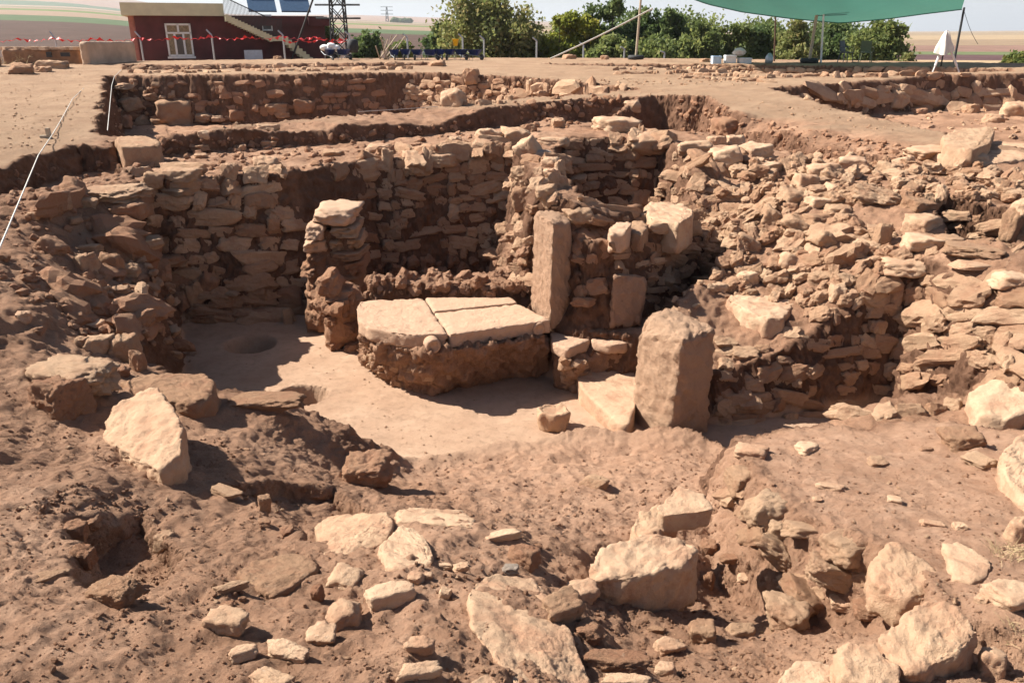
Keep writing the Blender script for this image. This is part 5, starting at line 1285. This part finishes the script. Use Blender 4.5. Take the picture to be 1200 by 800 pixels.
def chair(u, v, y, mat, lab, rz):
    p = PY(u, v, y); z = drop(p[0], p[1])[2]; o = empty('plastic_chair', (p[0], p[1], z), lab, 'chair', rz=rz); o['_local'] = 1
    m = MB(); m.box((0, 0, .42), (.46, .44, .04), bev=.01); m.build('seat', mat, o)
    m = MB(); m.box((0, .23, .68), (.46, .035, .46), tilt=Matrix.Rotation(-.2, 4, 'X'), bev=.015); m.build('backrest', mat, o)
    for sx in (-1, 1):
        for sy in (-1, 1): m = MB(); m.tube([(sx*.2, sy*.18, .40), (sx*.25, sy*.23, 0)], .02, 6); m.build('leg', mat, o)
        m = MB(); m.tube([(sx*.24, -.2, .42), (sx*.25, -.18, .63), (sx*.24, .22, .66)], .018, 6); m.build('armrest', mat, o)
chair(990, 75, 38, simple('dark_grey_plastic', (.05, .06, .075), .5), 'dark grey chair under the net before the bushes', .7)
chair(1013, 76, 38, simple('dull_green_plastic', (.14, .17, .10), .5), 'dull green chair under the net before the bushes', 2.6)

# boundary strings of the trench squares
def string(pts, lab):
    m = MB(); m.tube([tuple(p) for p in pts], .0075, 5); m.build('string', STRING, None, label=lab, cat='string')
s0_ = PZ(45, 182, .12); string([PZ(-12, 318, .05), PZ(20, 242, .06), s0_], 'taut pale string hanging over the left bank to a small peg')
string([s0_, PZ(60, 160, .09), PZ(72, 140, .1), PZ(85, 116, .16), PZ(104, 98, .22)], 'slack pale string lying across the trodden ground')
string([PZ(126, 153, .06), PZ(131, 100, .3), PZ(134, 90, .33), PZ(146, 78, .45)], 'pale string along the left edge of the second trench')
string([PZ(420, 131, .04), PZ(470, 128, .05), PZ(513, 125, .07)], 'short string on the baulk above the second trench')
p = PZ(58, 163, .02); z = drop(p[0], p[1])[2]; m = MB(); m.box((p[0], p[1], z+.06), (.06, .06, .22)); m.box((p[0]-.07, p[1]-.03, z+.03), (.12, .07, .05), rz=.4); m.build('peg', WOOD, None, label='small wooden peg holding the string on the trodden ground', cat='peg')
# small tag and dry weeds
def weeds(u, v, n, r_, hgt, lab, seed):
    c, _ = cast(u, v)
    if c is None: return
    q = np.random.default_rng(seed); m = MB()
    for k in range(n):
        a_ = q.uniform(0, 6.28); rr = r_*math.sqrt(q.random()); p = c+np.array([math.cos(a_)*rr, math.sin(a_)*rr, -.01]); p[2] = drop(p[0], p[1], c[2]+.6)[2]-.01
        l = q.normal(size=2)*.5*hgt; m.tube([tuple(p), (p[0]+l[0]*.5, p[1]+l[1]*.5, p[2]+hgt*q.uniform(.3, .7)), (p[0]+l[0]*1.4, p[1]+l[1]*1.4, p[2]+hgt*q.uniform(.4, 1.1))], .0018*max(1, depth(c)/4), 3, .0006)
    m.build('dry_weed', simple('dry_straw', (.42, .31, .17), .9), None, label=lab, cat='weed')
weeds(1184, 650, 90, .10, .07, 'tuft of dry yellow weeds in front of the right edge stones', 1)
weeds(910, 738, 26, .09, .05, 'few dry stalks beside the rounded reddish boulder', 2)
weeds(1190, 740, 22, .05, .05, 'small dry sprig below the pale right edge boulder', 3)
for k, (u, v) in enumerate([(180,68),(195,69),(215,69),(240,68),(228,66),(265,70),(300,69),(112,73),(20,75),(95,72),(275,69)]):
    weeds(u, v, 60, .8, .55, 'dry grass tuft on the site edge '+['before the house corner','left of the curtained window','under the curtained window','right of the curtained window','below the middle of the house','before the white panel','by the white panel end','below the plastered wall','in front of the mud-brick wall','between the mud-brick and plastered walls','beside the third grey post'][k], 10+k)

# ------------------------------------------------------------------ trees
def leaf_mat(name, a_, b_, c_):
    m, t, b = mat_new(name); b.inputs['Roughness'].default_value = .6; b.inputs['Specular IOR Level'].default_value = .3
    at_ = t.nodes.new('ShaderNodeAttribute'); at_.attribute_name = 'tint'
    t.links.new(ramp(t, at_.outputs['Fac'], [(0, a_), (.55, b_), (1, c_)]), b.inputs['Base Color'])
    tr = t.nodes.new('ShaderNodeBsdfTranslucent'); t.links.new(ramp(t, at_.outputs['Fac'], [(0, a_), (.55, b_), (1, c_)]), tr.inputs[0])
    mx = t.nodes.new('ShaderNodeMixShader'); mx.inputs[0].default_value = .5; o = [n for n in t.nodes if n.type == 'OUTPUT_MATERIAL'][0]
    t.links.new(b.outputs[0], mx.inputs[1]); t.links.new(tr.outputs[0], mx.inputs[2]); t.links.new(mx.outputs[0], o.inputs[0]); return m
LEAF = [leaf_mat('leaves_mid', (.10, .135, .04), (.20, .24, .075), (.32, .32, .10)), leaf_mat('leaves_dark', (.07, .11, .035), (.13, .18, .06), (.22, .26, .09)),
        leaf_mat('leaves_yellow', (.16, .19, .03), (.30, .32, .05), (.46, .38, .07)), leaf_mat('leaves_dusty', (.13, .16, .05), (.26, .27, .09), (.40, .32, .14))]
BARK = simple('bark', (.10, .07, .05), .9, noise=.3, scale=10)
def tree(u0, u1, vt, y, kind, lab, nleaf, zb=-.9, name='tree', leaf=.17, cat='tree', seed=0, group=None, lobes=12, lean=0):
    q = np.random.default_rng(500+seed); c = PY((u0+u1)/2, 66, y); W_ = (u1-u0)*y/FPX*.98; top = PY((u0+u1)/2, vt, y)[2]; H = top-zb
    o = empty(name, (c[0], c[1], zb), lab, cat, group)
    cl = []
    for k in range(lobes):
        a_ = q.uniform(0, 6.28); rr = W_*.33*math.sqrt(q.random()); hz = q.uniform(.18, .86)
        wz = 1-.55*abs(hz-.45)
        cl.append((c[0]+math.cos(a_)*rr*wz*1.2, c[1]+math.sin(a_)*rr*.8, zb+H*hz, max(W_, H*.55)*q.uniform(.18, .30)))
    cl[0] = (c[0], c[1], zb+H*.86, W_*.2); cl[1] = (c[0]-W_*.3, c[1], zb+H*.45, W_*.2); cl[2] = (c[0]+W_*.3, c[1], zb+H*.45, W_*.2); cl[3] = (c[0], c[1]-W_*.2, zb+H*.3, W_*.24)
    m = MB(); m.tube([(c[0], c[1], zb), (c[0]+lean*.2, c[1], zb+H*.2), (c[0]+lean*.4, c[1], zb+H*.42)], .035*H*.5+.05, 8, .02*H*.5+.03)
    for x, yy, z, r_ in cl: m.tube([(c[0], c[1], zb+H*.22), ((c[0]+x)/2, (c[1]+yy)/2, (zb+H*.25+z)/2-.1), (x, yy, z)], .05, 5, .012)
    m.build('trunk', BARK, o)
    cen = []; tn = []
    wts = np.array([r_**2 for *_, r_ in cl]); wts /= wts.sum()
    for (x, yy, z, r_), w_ in zip(cl, wts):
        ncl = max(5, int(90*w_*lobes/12))                       # twigs with their own clusters of leaves
        for _ in range(ncl):
            d = q.normal(size=3); d /= np.linalg.norm(d); rad = r_*q.uniform(.2, 1.12); p = np.array([x, yy, z])+d*rad*np.array([1, 1, .9])
            if p[2] > top+.1: p[2] = top-q.random()*.2
            k_ = int(nleaf*w_/ncl)+1; sp = q.normal(size=(k_, 3))*r_*.24; cen.append(p+sp); tn.append(np.clip(q.normal(.5, .22)+q.normal(size=k_)*.16, 0, 1))
    cen = np.concatenate(cen); tn = np.concatenate(tn); cen = cen[cen[:, 2] > zb+.05][:]; tn = tn[:len(cen)]
    n_l = len(cen); a1 = q.normal(size=(n_l, 3)); a1 /= np.linalg.norm(a1, axis=1)[:, None]; a2 = np.cross(a1, q.normal(size=(n_l, 3))); a2 /= np.linalg.norm(a2, axis=1)[:, None]
    s = (leaf*q.uniform(.5, 1.2, n_l))[:, None]*.5; a1 = a1*s; a2 = a2*s*.6
    Vl = np.stack([cen-a1, cen+a2, cen+a1, cen-a2], 1).reshape(-1, 3); Fl = np.arange(len(Vl), dtype=np.int32).reshape(-1, 4)
    me = mesh_from('crown', Vl-np.array(o.location), Fl, LEAF[kind], False, np.repeat(tn, 4)); link('crown', me, parent=o)
TR = [(376,396,26,50,0,'small tree behind the lattice mast'),(414,446,37,52,1,'round green bush left of the wheelbarrows'),(458,482,48,52,0,'low green bush behind the row of three wheelbarrows'),
      (500,532,24,56,1,'dark green tree at the left shoulder of the largest tree'),(520,632,-2,54,3,'largest broad tree with dusty yellowing leaves'),(556,596,-4,60,0,'green top of a tree behind the largest one'),(612,640,38,56,3,'low brownish tree right of the largest tree'),
      (634,676,12,55,2,'bright yellow green tree'),(668,700,14,56,2,'second yellow green tree beside the first'),(690,742,-2,57,1,'tall dark green tree with thin crown top'),(736,776,8,58,1,'tall dark tree behind the lone wooden pole'),
      (764,806,10,56,1,'dark rounded tree right of the lone wooden pole'),(796,840,28,54,0,'green bushy tree before the net'),(836,876,28,56,0,'green bushy tree behind the white crates'),(868,912,32,57,1,'dense green tree behind the thin rusty pole'),
      (905,960,26,55,3,'olive green tree with brownish crown under the net'),(945,1000,30,57,1,'dense green bush behind the pale poles'),(990,1060,26,54,0,'large loose bush at the right end of the tree row'),(1052,1072,62,50,3,'small dry bush right of the large loose bush'),
      (640,700,22,64,0,'green tree behind the two yellow green ones'),(700,780,16,66,1,'broad dark tree far behind the lone wooden pole'),(772,850,24,65,0,'leafy tree in the second row left of the white crates'),(840,930,30,66,0,'leafy tree in the second row behind the rusty pole'),(920,1010,32,66,1,'leafy tree in the second row behind the pale poles'),(690,735,48,53,0,'low green bush at the foot of the guy rope trees'),(740,800,50,53,0,'low green bush right of the lone wooden pole'),
      (1188,1215,68,40,0,'small green bush at the right edge of the site')]
for k, (u0, u1, vt, y, kd, lab) in enumerate(TR):
    wd = u1-u0; tree(u0-3, u1+3, vt, y, kd, lab, int(2600+wd*120), seed=k, leaf=.30 if wd > 40 else .26, lobes=16 if wd > 60 else 12, cat='tree' if 'tree' in lab else 'bush', name='tree' if 'tree' in lab else 'bush', zb=-.9 if y > 45 else .1 if y < 45 else -.5)
for k in range(9):                            # far scattered trees on the skyline
    u = [462, 466, 471, 475, 479, 1180, 330, 20, 36][k]; p = PY(u, 24, 1500)
    if k > 4: continue
    z = float(far_z(np.array([p[0]]), np.array([p[1]]))[0]); V_, F_ = ICO[3]; V_ = V_*np.array([7, 7, 5])*(1+.35*fbm(V_*1.5+k*5, 3))[:, None]
    obj_centered('far_tree', V_+np.array([p[0], p[1], z+3]), F_.astype(np.int32), LEAF[1], label='tiny dark tree in the clump on the far skyline', cat='tree', group='clump of far trees', tint=np.full(len(V_), .5))

# ------------------------------------------------------------------ summer haze over the plain
m = MB(); m.box((0, 1000, 95), (27000, 29000, 230))
HZ = bpy.data.materials.new('haze_air'); HZ.use_nodes = True; t = HZ.node_tree; t.nodes.remove(t.nodes['Principled BSDF'])
pv = t.nodes.new('ShaderNodeVolumePrincipled'); pv.inputs['Color'].default_value = (.86, .90, .97, 1); pv.inputs['Density'].default_value = .00016; pv.inputs['Anisotropy'].default_value = .2
t.links.new(pv.outputs[0], [n for n in t.nodes if n.type == 'OUTPUT_MATERIAL'][0].inputs['Volume'])
m.build('haze', HZ, None, kind='stuff', label='pale summer haze over the fields', cat='haze')
